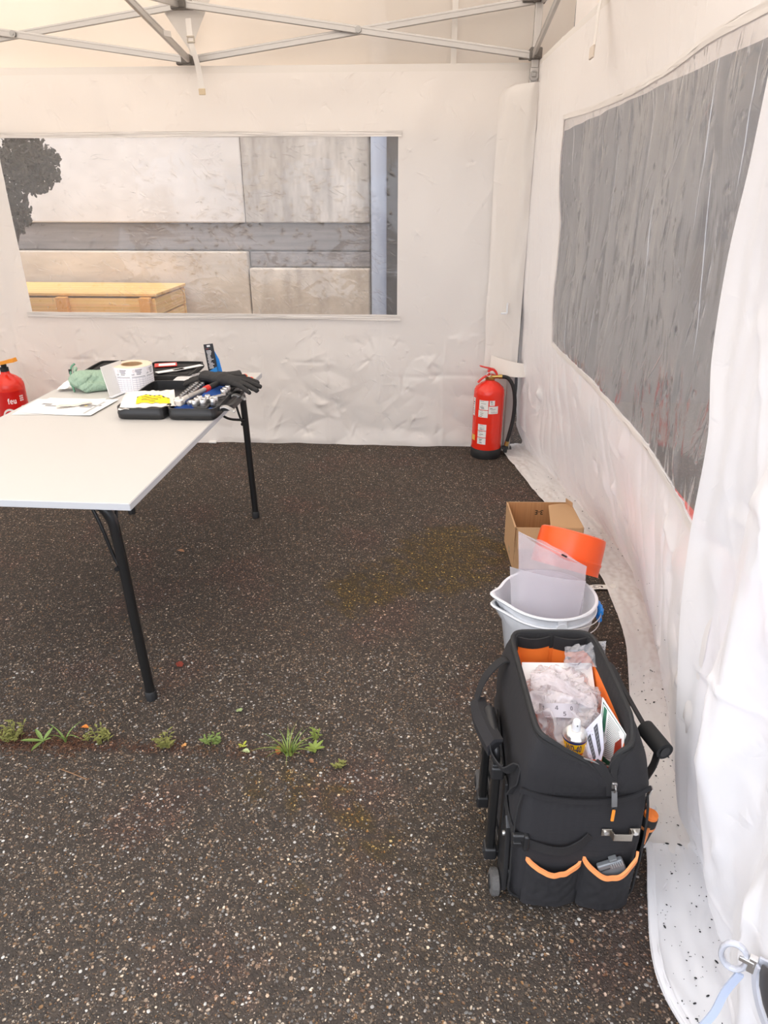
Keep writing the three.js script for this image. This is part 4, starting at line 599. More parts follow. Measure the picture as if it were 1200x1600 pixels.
// ---- open socket tool case
{
  const t = thing('tool_case', 'open black plastic socket case lying at the right table edge', 'tool case', [-0.953, top, -2.64], 0.01);
  const half = (s) => {
    const x = s * 0.096, L = (w, d, y, r) => { const o = []; for (let k = 0; k < 48; k++) { const a = (k + 0.5) / 48 * 6.28318, c = Math.cos(a), q = Math.sin(a), e = 0.22; o.push([x + Math.sign(c) * Math.abs(c) ** e * w, y, Math.sign(q) * Math.abs(q) ** e * d]); } return o; };
    part('shell', loft([L(0.088, 0.205, 0.001), L(0.093, 0.21, 0.006), L(0.0945, 0.2115, 0.024), L(0.0945, 0.2115, 0.026), L(0.093, 0.21, 0.028), L(0.0935, 0.2105, 0.045), L(0.0885, 0.2055, 0.045), L(0.0875, 0.2045, 0.03), L(0.0865, 0.2035, s > 0 ? 0.028 : 0.008)], [true, true]), M.blackPlastic, t);
  };
  half(-1); half(1);
  part('blue_insert', join(mv(rbox(0.15, 0.004, 0.36, 0.002), 0.09, 0.031, 0)), M.blueFoam, t);
  part('socket_rack', join(mv(rbox(0.05, 0.012, 0.26, 0.003), 0.043, 0.037, -0.02), mv(rbox(0.05, 0.012, 0.17, 0.003), 0.125, 0.037, 0.1), mv(rbox(0.03, 0.012, 0.3, 0.003), 0.168, 0.037, 0.0)), M.blackPlastic, t);
  part('hinge', join(...[-0.13, 0, 0.13].map((z) => mv(rbox(0.016, 0.016, 0.06, 0.004), 0, 0.04, z))), M.blackPlastic, t);
  part('handle', sweep([[0.186, 0.024, 0.12], [0.216, 0.024, 0.11], [0.222, 0.024, 0.08], [0.222, 0.024, -0.06], [0.216, 0.024, -0.09], [0.186, 0.024, -0.1]], flat(0.02, 0.014), [0, 1, 0], 40), M.blackPlastic, t);
  for (const z of [0.15, -0.02]) { // hanging latches
    const l = part('latch', sweep([[0, 0, 0], [0.016, 0.003, 0], [0.032, -0.003, 0], [0.052, -0.016, 0]], flat(0.024, 0.004), [0, 0, 1], 14), M.steel, t, [0.192, 0.036, z]);
    part('latch_lip', join(mv(rbox(0.008, 0.008, 0.026, 0.002), 0.052, -0.014, 0), rot(cyl(0.004, 0.03, 10), Math.PI / 2).translate(0, 0.0, 0)), M.steel, l); part('latch_base', mv(rbox(0.016, 0.022, 0.034, 0.003), -0.006, 0.0, 0), M.blackPlastic, l);
  }
}
{ // what lies in the case
  const sock = (r, h, hex = 6) => join(lathe([[r * 0.62, h], [r * 0.92, h], [r, h - 0.001], [r, h * 0.45], [r * 0.93, h * 0.42], [r * 0.93, 0.001], [r * 0.9, 0], [r * 0.4, 0]], 22), new THREE.CylinderGeometry(r * 0.64, r * 0.64, h * 0.9, hex, 1, true).translate(0, h * 0.54, 0));
  const s0 = sock(0.0105, 0.024), s1 = sock(0.008, 0.022), dark = M.steelDark;
  const ord = ['first', 'second', 'third', 'fourth', 'fifth', 'sixth', 'seventh', 'eighth', 'ninth', 'last'];
  let n = 0; const put = (g, m, x, y, z, label, grp) => { const t = thing('socket', label, 'socket', [x, y, z], n++ * 0.7, grp); part('socket_body', g, m, t); part('drive_end', new THREE.TorusGeometry(g === s1 ? 0.006 : 0.008, 0.0009, 6, 18).rotateX(Math.PI / 2).translate(0, 0.001, 0), m, t); };
  for (let i = 0; i < 10; i++) for (const k of [0, 1]) put(s1, M.steelDark, -0.925 + k * 0.024, top + 0.0435, -2.507 - i * 0.0265, `small dark socket, ${ord[i]} from the front in the ${k ? 'right' : 'left'} row of the double socket rack`, 'sockets in the long dark double row');
  const spots = [[-0.85, -2.47, 'at the front left, nearest the extension bar'], [-0.85, -2.5, 'second back in the left file of loose sockets'], [-0.848, -2.53, 'third back in the left file of loose sockets'], [-0.822, -2.48, 'at the front of the middle file of loose sockets'], [-0.825, -2.51, 'second back in the middle file of loose sockets'], [-0.822, -2.545, 'third back in the middle file of loose sockets'], [-0.79, -2.5, 'nearest the front latch of the case'], [-0.788, -2.53, 'just behind the one nearest the front latch']];
  for (const [x, z, w] of spots) put(s0, M.steel, x, top + 0.0435, z, 'chrome socket ' + w, 'loose chrome sockets at the front of the tool case');
  for (const [x, z, w] of [[-0.785, -2.63, 'front one'], [-0.785, -2.66, 'middle one'], [-0.783, -2.69, 'rear one']]) put(s0, M.steel, x, top + 0.0435, z, `chrome socket by the rear latch under the glove fingers, ${w} of three`, 'chrome sockets by the glove');
  const r = thing('ratchet_wrench', 'steel ratchet wrench with red collar and black grip lying across the tool case', 'wrench', [-0.9, top + 0.0665, -2.455]);
  const dir = [0.075, 0.0, -0.3], at = (k, y = 0) => [dir[0] * k, dir[1] * k + y, dir[2] * k];
  part('head', join(rot(lathe([[0, 0.012], [0.016, 0.012], [0.0195, 0.009], [0.0205, 0], [0.0195, -0.009], [0.016, -0.012], [0, -0.012]], 28), 0.2, 0, 0), mv(rbox(0.01, 0.014, 0.01, 0.001), 0, -0.012, 0), rod([0, 0, 0], at(0.16), 0.011)), M.steel, r);
  part('shaft', rod(at(0.14), at(0.62), 0.0092, 18), std(new THREE.Color(0.5, 0.48, 0.46), 0.4, 0.8), r); part('collar', rod(at(0.58), at(0.67), 0.0122, 18), M.redPlastic, r); part('grip', rod(at(0.67), at(1.05), 0.0112, 18), M.rubber, r); part('switch', mv(rot(rbox(0.008, 0.006, 0.014, 0.002), 0, 0.4, 0), 0.004, 0.014, -0.004), M.steelDark, r);
  const e = thing('extension_bar', 'chrome extension bar beside the ratchet in the tool case', 'extension bar', [-0.875, top + 0.054, -2.475]);
  part('bar', join(rod([0, 0, 0], [0.085, 0, -0.1], 0.0065, 16), rod([0, 0, 0], [0.014, 0, -0.0165], 0.0095, 18)), M.steel, e); part('knurled_end', rod([0.065, 0, -0.0765], [0.105, 0, -0.1235], 0.007, 14), M.steelDark, e);
  const bg = thing('paper_bag', 'crumpled white paper bag with yellow printed label in the left half of the tool case', 'paper bag', [-1.045, top + 0.03, -2.53], 0.28);
  const bf = (u, v) => [(u - 0.5) * 0.205 * (1 - 0.12 * v), 0.012 + 0.022 * Math.sin(Math.PI * clamp(u, 0.03, 0.97)) * Math.sin(Math.PI * clamp(v, 0.05, 0.95)) + 0.004 * N2(u * 5, v * 5 + 3) + 0.016 * v, (0.5 - v) * 0.175];
  part('paper', slab(28, 22, bf, 0.0015), std(new THREE.Color(0.8, 0.74, 0.67), 0.75), bg);
  const ytex = canvasTex(256, 80, (c, w, h) => { c.fillStyle = '#f2d21e'; c.fillRect(0, 0, w, h); c.fillStyle = '#222'; for (let k = 0; k < 8; k++) { c.beginPath(); c.moveTo(k * 34, 0); c.lineTo(k * 34 + 16, 0); c.lineTo(k * 34 + 10, 9); c.lineTo(k * 34 - 6, 9); c.fill(); } c.fillStyle = '#8a7410'; for (let k = 0; k < 3; k++) c.fillRect(40, 22 + k * 17, 150 - k * 22, 7); });
  part('label', slab(14, 5, (u, v) => { const p = bf(0.3 + 0.6 * u, 0.12 + 0.28 * v); return [p[0], p[1] + 0.0028, p[2]]; }, 0.0004), std(0xffffff, 0.7, 0, { map: ytex }), bg);
}
// ---- work gloves
{
  const glove = (name, label, o, y0) => {
    const t = thing(name, label, 'glove', o.pos, o.turn ?? 0); const f = o.fingers, c = o.cuff, pl = o.palm;
    const d = (x, y, z) => { const p = [x, y, z]; let e = capsule([x, y * 1.5, z], [c[0], c[1] * 1.5, c[2]], [pl[0], pl[1] * 1.5, pl[2]], 0.031, 0.036); e = smin(e, capsule([x, y * 1.5, z], [pl[0], pl[1] * 1.5, pl[2]], [o.kn[0], o.kn[1] * 1.5, o.kn[2]], 0.035, 0.033), 0.012); for (const [a, m, b, r] of f) { const q = Math.min(capsule(p, a, m, r * 1.1, r), capsule(p, m, b, r, r * 0.88)); e = smin(e, q, 0.007); } return e + 0.0012 * N3(x * 60, y * 60, z * 60); };
    part('hand', blob([-0.16, -0.05, -0.13], [0.16, 0.05, 0.13], 0.0042, d), M.blackMatt, t);
    const dx = c[0] - pl[0], dz = c[2] - pl[2], L = Math.hypot(dx, dz), ux = dx / L, uz = dz / L, ring = (k, w) => range(0, 1, 28).slice(0, 28).map((q) => { const a = q * 6.2832, s = Math.cos(a) * 0.034 * w, h = Math.sin(a) * 0.021 * w; return [c[0] + ux * k - uz * s, c[1] + h, c[2] + uz * k + ux * s]; });
    part('cuff', loft([ring(-0.03, 0.9), ring(0.0, 0.99), ring(0.03, 1.04), ring(0.038, 1.1), ring(0.041, 1.1), ring(0.04, 0.98), ring(0.01, 0.9)]), M.webbing, t);
  };
  glove('work_glove', 'black work glove lying over the case edge with fingers past the table', { pos: [-0.785, 0.81, -2.745], cuff: [-0.085, 0.008, -0.035], palm: [-0.035, 0.006, -0.01], kn: [0.02, 0.003, 0.012], fingers: [[[0.02, 0.006, -0.022], [0.065, 0.004, -0.028], [0.105, -0.008, -0.022], 0.0105], [[0.028, 0.005, 0.0], [0.075, 0.002, 0.008], [0.125, -0.012, 0.026], 0.0108], [[0.028, 0.003, 0.02], [0.07, 0.0, 0.042], [0.122, -0.016, 0.072], 0.0108], [[0.018, 0.002, 0.036], [0.055, -0.002, 0.062], [0.096, -0.02, 0.092], 0.0098], [[-0.03, 0.006, -0.03], [0.0, 0.008, -0.056], [0.04, 0.006, -0.066], 0.011]] });
  glove('work_glove', 'second black work glove under the first, one finger showing beside the sockets', { pos: [-0.895, 0.797, -2.835], cuff: [0.075, 0, -0.045], palm: [0.03, 0, -0.02], kn: [-0.015, 0, 0], fingers: [[[-0.02, 0, -0.02], [-0.06, 0.0, -0.02], [-0.09, -0.008, -0.018], 0.0098], [[-0.02, 0, 0.0], [-0.065, -0.002, 0.01], [-0.1, -0.01, 0.02], 0.0102], [[-0.02, 0, 0.02], [-0.06, -0.004, 0.032], [-0.095, -0.014, 0.046], 0.0102], [[0.0, 0, 0.034], [-0.03, -0.004, 0.056], [-0.06, -0.012, 0.074], 0.0095], [[0.03, 0, -0.035], [0.0, 0.0, -0.06], [-0.035, -0.006, -0.066], 0.0105]] });
}

// ================================================================ FIRE EXTINGUISHERS
const stickerTex = canvasTex(512, 512, (c, w, h) => {
  c.clearRect(0, 0, w, h); const R = mulberry(12);
  const st = (x, y, a, b) => { c.fillStyle = '#dfddda'; c.fillRect(x, y, a, b); c.fillStyle = '#4a4a4a'; for (let q = y + 6; q < y + b - 5; q += 9) if (R() < 0.8) c.fillRect(x + 5 + R() * 6, q, (a - 16) * (0.35 + 0.6 * R()), 3); };
  st(0, 0, 512, 512);
});
function sticker(parent, r, a0, a1, y0, y1, mat) { const g = new THREE.CylinderGeometry(r, r, y1 - y0, 8, 1, true, a0, a1 - a0).translate(0, (y0 + y1) / 2, 0); part('sticker', g, mat, parent); }
const smallPrint = (seed) => std(0xffffff, 0.55, 0, { map: canvasTex(96, 96, (c, w, h) => { c.fillStyle = '#dcdad6'; c.fillRect(0, 0, w, h); const R = mulberry(seed); c.fillStyle = '#3c3c3c'; for (let y = 8; y < 88; y += 12) if (R() < 0.85) c.fillRect(8 + R() * 20, y, 20 + R() * 44, R() < 0.3 ? 6 : 3); }) });
function extinguisherBody(t, r, hs, he) {
  part('cylinder', lathe([[0, 0.03], [r * 0.98, 0.03], [r, 0.04], [r, 0.2], [r * 1.006, 0.2045], [r, 0.209], [r, hs - 0.03], [r * 0.985, hs - 0.012], [r * 0.9, hs + 0.008], [r * 0.6, hs + 0.032], [r * 0.34, hs + 0.045], [0.026, hs + 0.05], [0.024, he], [0, he]], 56), M.red, t);
}
{
  const r = 0.092, t = thing('fire_extinguisher', 'red fire extinguisher with black hose standing in the rear right corner', 'extinguisher', [0.392, 0, -4.19]);
  extinguisherBody(t, r, 0.43, 0.488);
  part('base_ring', lathe([[0, 0], [r * 0.98, 0], [r * 1.02, 0.005], [r * 1.025, 0.058], [r * 0.995, 0.062], [r * 0.97, 0.05]], 56), M.rubber, t);
  part('valve', join(mv(lathe([[0.027, 0], [0.03, 0.004], [0.03, 0.012], [0.022, 0.016], [0.02, 0.03], [0, 0.032]], 24), 0, 0.482, 0), rod([0.01, 0.502, 0.012], [0.068, 0.506, 0.02], 0.0105), rod([0.05, 0.505, 0.018], [0.07, 0.506, 0.02], 0.0135)), M.brass, t);
  // lever head: two handles opening to the left
  part('carry_handle', sweep([[0.022, 0.512, 0.0], [-0.006, 0.512, 0.004], [-0.038, 0.498, 0.01], [-0.062, 0.478, 0.014], [-0.072, 0.466, 0.016]], [[-0.011, -0.002], [0.011, -0.002], [0.011, 0.004], [-0.011, 0.004]], [0.2, 0, 1], 24), M.redPlastic, t);
  part('squeeze_lever', join(sweep([[0.03, 0.522, 0.0], [0.008, 0.546, 0.002], [-0.03, 0.556, 0.008], [-0.066, 0.566, 0.012]], [[-0.012, -0.002], [0.012, -0.002], [0.012, 0.005], [-0.012, 0.005]], [0.2, 0, 1], 24), sweep([[0.04, 0.508, 0.0], [0.032, 0.53, 0.0], [0.012, 0.545, 0.002], [-0.012, 0.538, 0.004], [-0.004, 0.515, 0.004]], flat(0.03, 0.012), [0, 0, 1], 20)), M.redPlastic, t);
  part('safety_pin', new THREE.TorusGeometry(0.012, 0.002, 8, 20).translate(-0.012, 0.518, 0.024), M.steel, t);
  part('hose', pipe([[0.066, 0.506, 0.02], [0.1, 0.5, 0.022], [0.135, 0.455, 0.022], [0.155, 0.36, 0.022], [0.153, 0.25, 0.022], [0.137, 0.15, 0.022], [0.124, 0.085, 0.022]], 0.0115, 60, 14), M.rubber, t);
  part('hose_ferrule', rod([0.1285, 0.102, 0.022], [0.122, 0.074, 0.022], 0.0135), M.brass, t);
  part('hose_nozzle', join(rod([0.122, 0.075, 0.022], [0.118, 0.03, 0.022], 0.013), mv(rbox(0.04, 0.02, 0.026, 0.004), 0.116, 0.06, 0.022)), M.rubber, t);
  // stickers: angle 0 faces +z
  const S = (a0, a1, y0, y1, k) => sticker(t, r + 0.0012, a0, a1, y0, y1, smallPrint(k));
  S(-0.72, -0.1, 0.318, 0.375, 1); S(-0.75, -0.1, 0.27, 0.314, 2); S(-0.02, 0.32, 0.345, 0.376, 3); S(-0.06, 0.58, 0.294, 0.34, 4); S(-0.72, -0.14, 0.188, 0.226, 5); S(-0.72, -0.14, 0.145, 0.184, 6); S(-0.72, -0.14, 0.1, 0.141, 7);
  S(-1.35, -1.1, 0.27, 0.38, 8); sticker(t, r + 0.0012, -1.3, -0.95, 0.115, 0.15, std(0xe0b050, 0.6));
}
{
  const r = 0.09, t = thing('fire_extinguisher', 'red fire extinguisher with orange lever beyond the left table edge', 'extinguisher', [-2.52, 0, -4.02]);
  extinguisherBody(t, r, 0.47, 0.532);
  part('base_ring', lathe([[0, 0], [r * 0.98, 0], [r * 1.02, 0.005], [r * 1.025, 0.05], [r * 0.97, 0.045]], 56), M.rubber, t);
  part('valve', join(mv(cyl(0.024, 0.03, 20), 0, 0.54, 0), mv(cyl(0.016, 0.03, 16), 0, 0.56, 0)), M.rubber, t);
  part('lever', sweep([[-0.05, 0.583, 0.01], [0.0, 0.588, 0.02], [0.06, 0.603, 0.032], [0.098, 0.612, 0.036]], [[-0.016, -0.008], [0.016, -0.008], [0.018, 0.012], [-0.018, 0.012]], [0, 0, 1], 20, false, (k) => 0.75 + 0.4 * k), M.orangeLever, t);
  const tex = canvasTex(768, 512, (c, w, h) => { // wraps the visible front: white words and emblem on red
    c.fillStyle = '#c8160f'; c.fillRect(0, 0, w, h); c.fillStyle = '#f4efec'; c.font = 'bold 92px sans-serif'; c.fillText('feu', 400, 150); const R = mulberry(2);
    for (let k = 0; k < 9; k++) c.fillRect(610 + (k % 3) * 26, 60 + Math.floor(k / 3) * 26, 18, 18); for (let k = 0; k < 6; k++) { c.fillRect(610, 190 + k * 40, 30 + R() * 30, 16); }
    c.strokeStyle = '#e9e2dd'; c.lineWidth = 26; c.beginPath(); c.arc(400, 340, 120, 0, 6.3); c.stroke(); c.lineWidth = 5; for (let k = 0; k < 4; k++) { c.beginPath(); c.moveTo(310, 300 + k * 28); c.lineTo(490, 292 + k * 28); c.stroke(); } c.fillRect(300, 480, 260, 12);
  });
  part('printed_wrap', new THREE.CylinderGeometry(r + 0.001, r + 0.001, 0.25, 32, 1, true, -1.2, 2.9).translate(0, 0.3, 0), std(0xffffff, 0.3, 0, { map: tex }), t);
}

// ================================================================ BOX, BUCKETS AND PLASTIC BY THE RIGHT WALL
const boxTex = canvasTex(512, 320, (c, w, h) => { c.fillStyle = '#b88557'; c.fillRect(0, 0, w, h); const R = mulberry(14); for (let k = 0; k < 90; k++) { c.fillStyle = `rgba(${R() < 0.5 ? '90,55,25' : '225,180,130'},0.06)`; c.fillRect(R() * w, 0, 1 + R() * 5, h); } c.fillStyle = '#9c6c42'; c.fillRect(190, 0, 2, h); c.save(); c.translate(262, 62); c.rotate(Math.PI); c.fillStyle = '#2a2018'; c.font = 'bold 52px sans-serif'; c.textAlign = 'center'; c.fillText('3-E', 0, 0); c.restore(); });
{
  const t = thing('cardboard_box', 'open brown cardboard box against the foot of the right wall', 'box', [0.545, 0, -2.855], 0.03);
  const w = 0.285, d = 0.27, h = 0.205, k = 0.004;
  part('base', mv(rbox(w - 0.002, k, d - 0.002, 0.001), 0, k / 2 + 0.001, 0), M.cardIn, t);
  const far = part('side_panel', mv(rbox(w, h, k, 0.001), 0, h / 2, -d / 2), M.card, t);
  part('print', new THREE.PlaneGeometry(w - 0.012, h - 0.008).translate(0, h / 2 + 0.002, -d / 2 + k / 2 + 0.0008), std(0xffffff, 0.8, 0, { map: boxTex }), far);
  part('side_panel', mv(rbox(w, h - 0.004, k, 0.001), 0, h / 2, d / 2), M.card, t);
  part('side_panel', slab(6, 6, (u, v) => [-w / 2 - 0.004 * v, v * h, d / 2 - u * d], k), M.card, t); part('side_panel', mv(rbox(k, h, d, 0.001), w / 2, h / 2, 0), M.card, t);
  part('flap', slab(8, 6, (u, v) => [-w / 2 - 0.004 + 0.045 * v * (1 - 0.3 * u), h - 0.002 - v * 0.1, d / 2 - 0.006 - u * (d - 0.014) - 0.0 * v], 0.003), M.cardIn, t); // folded down inside the left
  part('flap', slab(8, 8, (u, v) => [w / 2 - 0.002 - v * 0.13 + 0.02 * v * u, h + 0.012 * Math.sin(v * 2) * (u) - v * 0.04 * (1 - u) + 0.0, d / 2 - 0.004 - u * (d - 0.02) * (1 - 0.18 * v) - 0.0], 0.003), M.card, t); // leaning in from the right
  part('flap', slab(6, 4, (u, v) => [(u - 0.5) * (w - 0.01), h - 0.002 - v * 0.09 + 0.004 * v, d / 2 + 0.004 + 0.03 * v], 0.003), M.card, t); // hanging on the near side
  part('flap', slab(6, 4, (u, v) => [(u - 0.5) * (w - 0.01), h - 0.001 - v * 0.11, -d / 2 - 0.003 - 0.012 * v], 0.003), M.card, t);
  part('flap_stub', mv(rot(rbox(0.003, 0.03, 0.06, 0.001), 0, 0.3, 0.1), w / 2 - 0.012, h + 0.008, -d / 2 + 0.03), M.cardIn, t);
  part('packing_tape', mv(rbox(0.002, 0.16, 0.05, 0.0006), -w / 2 - 0.004, 0.1, 0.02), phys({ color: new THREE.Color(0.8, 0.62, 0.4), roughness: 0.25, transmission: 0.4, thickness: 0 }), t);
}
function makeBucket(label, y, turn) {
  const t = thing('bucket', label, 'bucket', [0.422, y, -2.005], turn, 'nested white buckets');
  const H = 0.27, N = 72, ring = (r, yy, sp) => range(0, 1, N).slice(0, N).map((q) => { const a = q * 6.2832, lip = sp * Math.exp(-(((a - Math.PI) / 0.26) ** 2)); return [Math.cos(a) * (r + lip), yy + lip * 0.35, Math.sin(a) * (r + lip * 0.0)]; });
  part('bucket_body', loft([ring(0.112, 0.002, 0), ring(0.116, 0.004, 0), ring(0.145, H - 0.05, 0.006), ring(0.1485, H - 0.045, 0.01), ring(0.151, H - 0.006, 0.034), ring(0.158, H - 0.004, 0.036), ring(0.16, H, 0.036), ring(0.157, H + 0.004, 0.035), ring(0.149, H + 0.002, 0.034), ring(0.143, H - 0.05, 0.008), ring(0.112, 0.006, 0)], [true, true]), M.whitePlastic, t);
  for (const s of [1, -1]) part('handle_boss', join(rot(cyl(0.018, 0.012, 20), Math.PI / 2).translate(-0.004, H - 0.03, s * 0.154), mv(rbox(0.03, 0.022, 0.008, 0.003), -0.004, H - 0.014, s * 0.154)), M.whitePlastic, t);
  const arc = range(0, 1, 24).map((q) => { const a = lerp(-Math.PI / 2, Math.PI / 2, q), e = Math.sin(q * Math.PI); return [-0.004 + Math.cos(a) * 0.178, H - 0.03 - 0.016 * e, Math.sin(a) * 0.164]; });
  part('bail', pipe(arc, 0.0017, 72, 8), M.steel, t);
  part('grip', pipe(arc.slice(9, 16).map((p) => [p[0], p[1], p[2]]), 0.0085, 24, 12), M.bluePlastic, t);
  part('grip_ribs', join(...arc.slice(10, 15).map((p) => mv(new THREE.SphereGeometry(0.0105, 12, 8), ...p))), M.bluePlastic, t);
  return t;
}
makeBucket('outer white bucket with pouring lip and blue grip behind the black bag, lower rim', 0.0, 0.22);
makeBucket('inner white bucket nested in the other, upper rim with blue grip', 0.032, 0.16);
{
  const s = thing('plastic_sheet', 'frosted flat plastic sheet standing in the white bucket', 'plastic sheet', [0.41, 0.08, -1.97], 0.08);
  part('sheet', slab(10, 10, (u, v) => [(u - 0.5) * (0.19 + 0.06 * v), v * 0.34 - 0.06 * u * v * 0.9 + 0.0, 0.02 - 0.03 * v + 0.02 * Math.sin(u * 3)], 0.0012), M.frosted, s);
  const b = thing('plastic_pouch', 'clear plastic pouch with folded top leaning out of the white bucket', 'plastic pouch', [0.437, 0.1, -1.985], 0.05);
  const lay = (o) => slab(14, 14, (u, v) => { const a = u * Math.PI, k = Math.sin(a) * (0.02 + 0.012 * v); return [(u - 0.5) * (0.2 + 0.03 * v) - 0.012 * v, v * (0.425 - 0.125 * u) - 0.0, o * k + 0.012 * N2(u * 3 + o, v * 3) - 0.03 * v]; }, 0.0004);
  part('front_film', lay(1), M.clearSmooth, b); part('back_film', lay(-1), M.clearSmooth, b);
  part('fold_edge', pipe(range(0, 1, 6).map((u) => [(u - 0.5) * 0.23 - 0.012, 0.425 - 0.125 * u, -0.03]), 0.002, 20, 6), M.clearSmooth, b);
  part('printed_mark', mv(rot(rbox(0.02, 0.006, 0.001, 0.0003), 0, 0, -0.5), 0.02, 0.352, -0.008), M.blackPlastic, b);
  // orange pail tipped on its side on top
  const o = thing('orange_pail', 'bright orange plastic pail tipped over on the bucket', 'pail', [0.53, 0.428, -2.215]);
  const body = part('pail_body', lathe([[0, 0], [0.104, 0], [0.112, 0.004], [0.114, 0.02], [0.116, 0.085], [0.1185, 0.087], [0.1185, 0.094], [0.1165, 0.097], [0.117, 0.13], [0.114, 0.13], [0.113, 0.01], [0, 0.006]], 64), M.orangePlastic, o);
  o.userData.flip = 1;
  body.quaternion.setFromUnitVectors(V(0, 1, 0), V(-0.24, -0.86, 0.42).normalize());
}
{
  const t = thing('hem_tag', 'white printed label sewn to the wall hem on the asphalt', 'label', [0.76, 0.004, -2.565], 0.08);
  const tex = canvasTex(192, 64, (c, w, h) => { c.fillStyle = '#dedad3'; c.fillRect(0, 0, w, h); c.fillStyle = '#3a3632'; const R = mulberry(5); for (let k = 0; k < 10; k++) c.fillRect(14 + R() * 60, 12 + R() * 34, 8 + R() * 20, 3 + R() * 4); c.fillRect(84, 18, 14, 26); });
  part('tag', slab(10, 4, (u, v) => [(u - 0.5) * 0.11, 0.004 + 0.006 * u + 0.002 * Math.sin(u * 6), (0.5 - v) * 0.035], 0.001), std(0xffffff, 0.7, 0, { map: tex }), t);
}

// ================================================================ THE ROLLING TOOL BAG
{
  const t = thing('tool_bag', 'black wheeled fabric tool bag standing open with orange lining', 'tool bag', [0.352, 0, -1.31], 0.045);
  const N = 120, angs = range(0, 1, N).slice(0, N).map((q) => q * 6.283185);
  const sq = (a, e) => [Math.sign(Math.cos(a)) * Math.abs(Math.cos(a)) ** e, Math.sign(Math.sin(a)) * Math.abs(Math.sin(a)) ** e];
  const L = (cx, w, d, y, e = 0.24, nz = 0) => angs.map((a) => { const [c, s] = sq(a, e); return [cx + c * w + nz * N2(c * 2 + y * 9, s * 2), y, s * d + nz * N2(c * 2 + 7, s * 2 + y * 9)]; });
  const rimY = (x, z) => { const f = sstep(0.12, 0.178, z); const left = lerp(0.497, 0.436, sstep(-0.115, 0.0, x)), right = lerp(0.462, 0.478, sstep(0.04, 0.1, x)); const notch = -0.055 * Math.exp(-(((x - 0.032) / 0.014) ** 2)) * f; return lerp(0.503 - 0.006 * sstep(0, -0.15, z), x < 0.03 ? left : lerp(left, right, sstep(0.03, 0.045, x)), f) + notch; };
  const rim = (in_, dy = 0) => angs.map((a) => { const [c, s] = sq(a, 0.26); const x = -0.012 + c * (0.103 - in_), z = s * (0.189 - in_) + 0.004; return [x, rimY(x, z) + dy, z]; });
  const between = (A, B, k, bulge = 0) => A.map((p, i) => p.map((v, j) => lerp(v, B[i][j], k) + (j === 0 ? Math.sign(p[0]) * bulge : j === 2 ? Math.sign(p[2]) * bulge : 0)));
  const sh = L(0, 0.143, 0.192, 0.345), r0 = rim(0), mid = between(sh, r0, 0.5, 0.012).map((p, i) => [p[0], p[1], p[2]]);
  part('lower_body', loft([L(0, 0.128, 0.178, 0.007), L(0, 0.138, 0.19, 0.013), L(0, 0.143, 0.195, 0.06, 0.22, 0.001), L(0, 0.148, 0.198, 0.2, 0.22, 0.004), L(0, 0.145, 0.194, 0.3, 0.22, 0.003), L(0, 0.142, 0.191, 0.352)], [true, false]), M.nylon, t);
  part('upper_body', loft([L(0, 0.1455, 0.1945, 0.343), L(0, 0.146, 0.195, 0.352), between(sh, r0, 0.25, 0.008), mid, between(sh, r0, 0.8, 0.009), between(sh, r0, 0.94, 0.005), r0]), M.nylon, t);
  const r1 = rim(0.006), r2 = rim(0.009, -0.042);
  part('inner_band', loft([r0, rim(0.003, 0.002), r1, r2]), M.nylonDark, t);
  part('lining', loft([r2, rim(0.014, -0.1), L(0, 0.125, 0.172, 0.24), L(0, 0.122, 0.17, 0.2)], [false, true]), M.orangeCloth, t);
  part('rim_piping', sweep(rim(-0.001, 0.001).map((p) => V(...p)), range(0, 1, 8).slice(0, 8).map((q) => [Math.cos(q * 6.283) * 0.0058, Math.sin(q * 6.283) * 0.0058]), [0, 1, 0], 240, true), M.rubber, t);
  part('rim_binding', sweep(rim(-0.005, -0.013).map((p) => V(...p)), flat(0.02, 0.003), [0, 1, 0], 240, true), M.webbing, t);
  // inner dividers at the back with a gap in the middle
  for (const [x0, x1, k] of [[-0.105, -0.016, 0], [-0.006, 0.082, 1]]) { const d = part('inner_pocket', slab(8, 8, (u, v) => [lerp(x0, x1, u), lerp(0.36, 0.468 - 0.008 * k, v), -0.172 + 0.014 * Math.sin(u * 3.1) + 0.01 * (1 - v)], 0.003), M.orangeCloth, t); part('pocket_band', slab(8, 2, (u, v) => [lerp(x0, x1, u), lerp(0.466 - 0.008 * k, 0.494, v), -0.17 + 0.014 * Math.sin(u * 3.1)], 0.004), M.nylonDark, d); }
  // zip: teeth round the near edge, open slit, slider with orange pull
  part('zip_teeth', pipe([[-0.075, rimY(-0.075, 0.19) + 0.002, 0.186], [-0.04, rimY(-0.04, 0.19) + 0.003, 0.1935], [0, 0.441, 0.1955], [0.022, 0.43, 0.197], [0.036, 0.408, 0.2], [0.045, 0.392, 0.203]], 0.0022, 50, 6), M.steelDark, t);
  part('zip_tape', join(strapGeo([[0.006, 0.438, 0.195], [0.022, 0.425, 0.1985], [0.034, 0.405, 0.202], [0.043, 0.388, 0.2035], [0.05, 0.355, 0.204]], 0.02, 0.003, [0.6, 0.3, 0.1], 24), strapGeo([[0.062, 0.462, 0.1925], [0.05, 0.44, 0.197], [0.047, 0.41, 0.202], [0.05, 0.38, 0.2035], [0.053, 0.355, 0.203]], 0.014, 0.003, [1, 0, 0], 24)), M.webbing, t);
  const zp = part('zip_slider', join(mv(rbox(0.012, 0.016, 0.008, 0.003), 0, 0, 0), pipe([[0, 0.004, 0.005], [0, 0.0, 0.012], [0, -0.012, 0.008]], 0.0022, 12, 6)), M.steelDark, t, [0.05, 0.388, 0.208]);
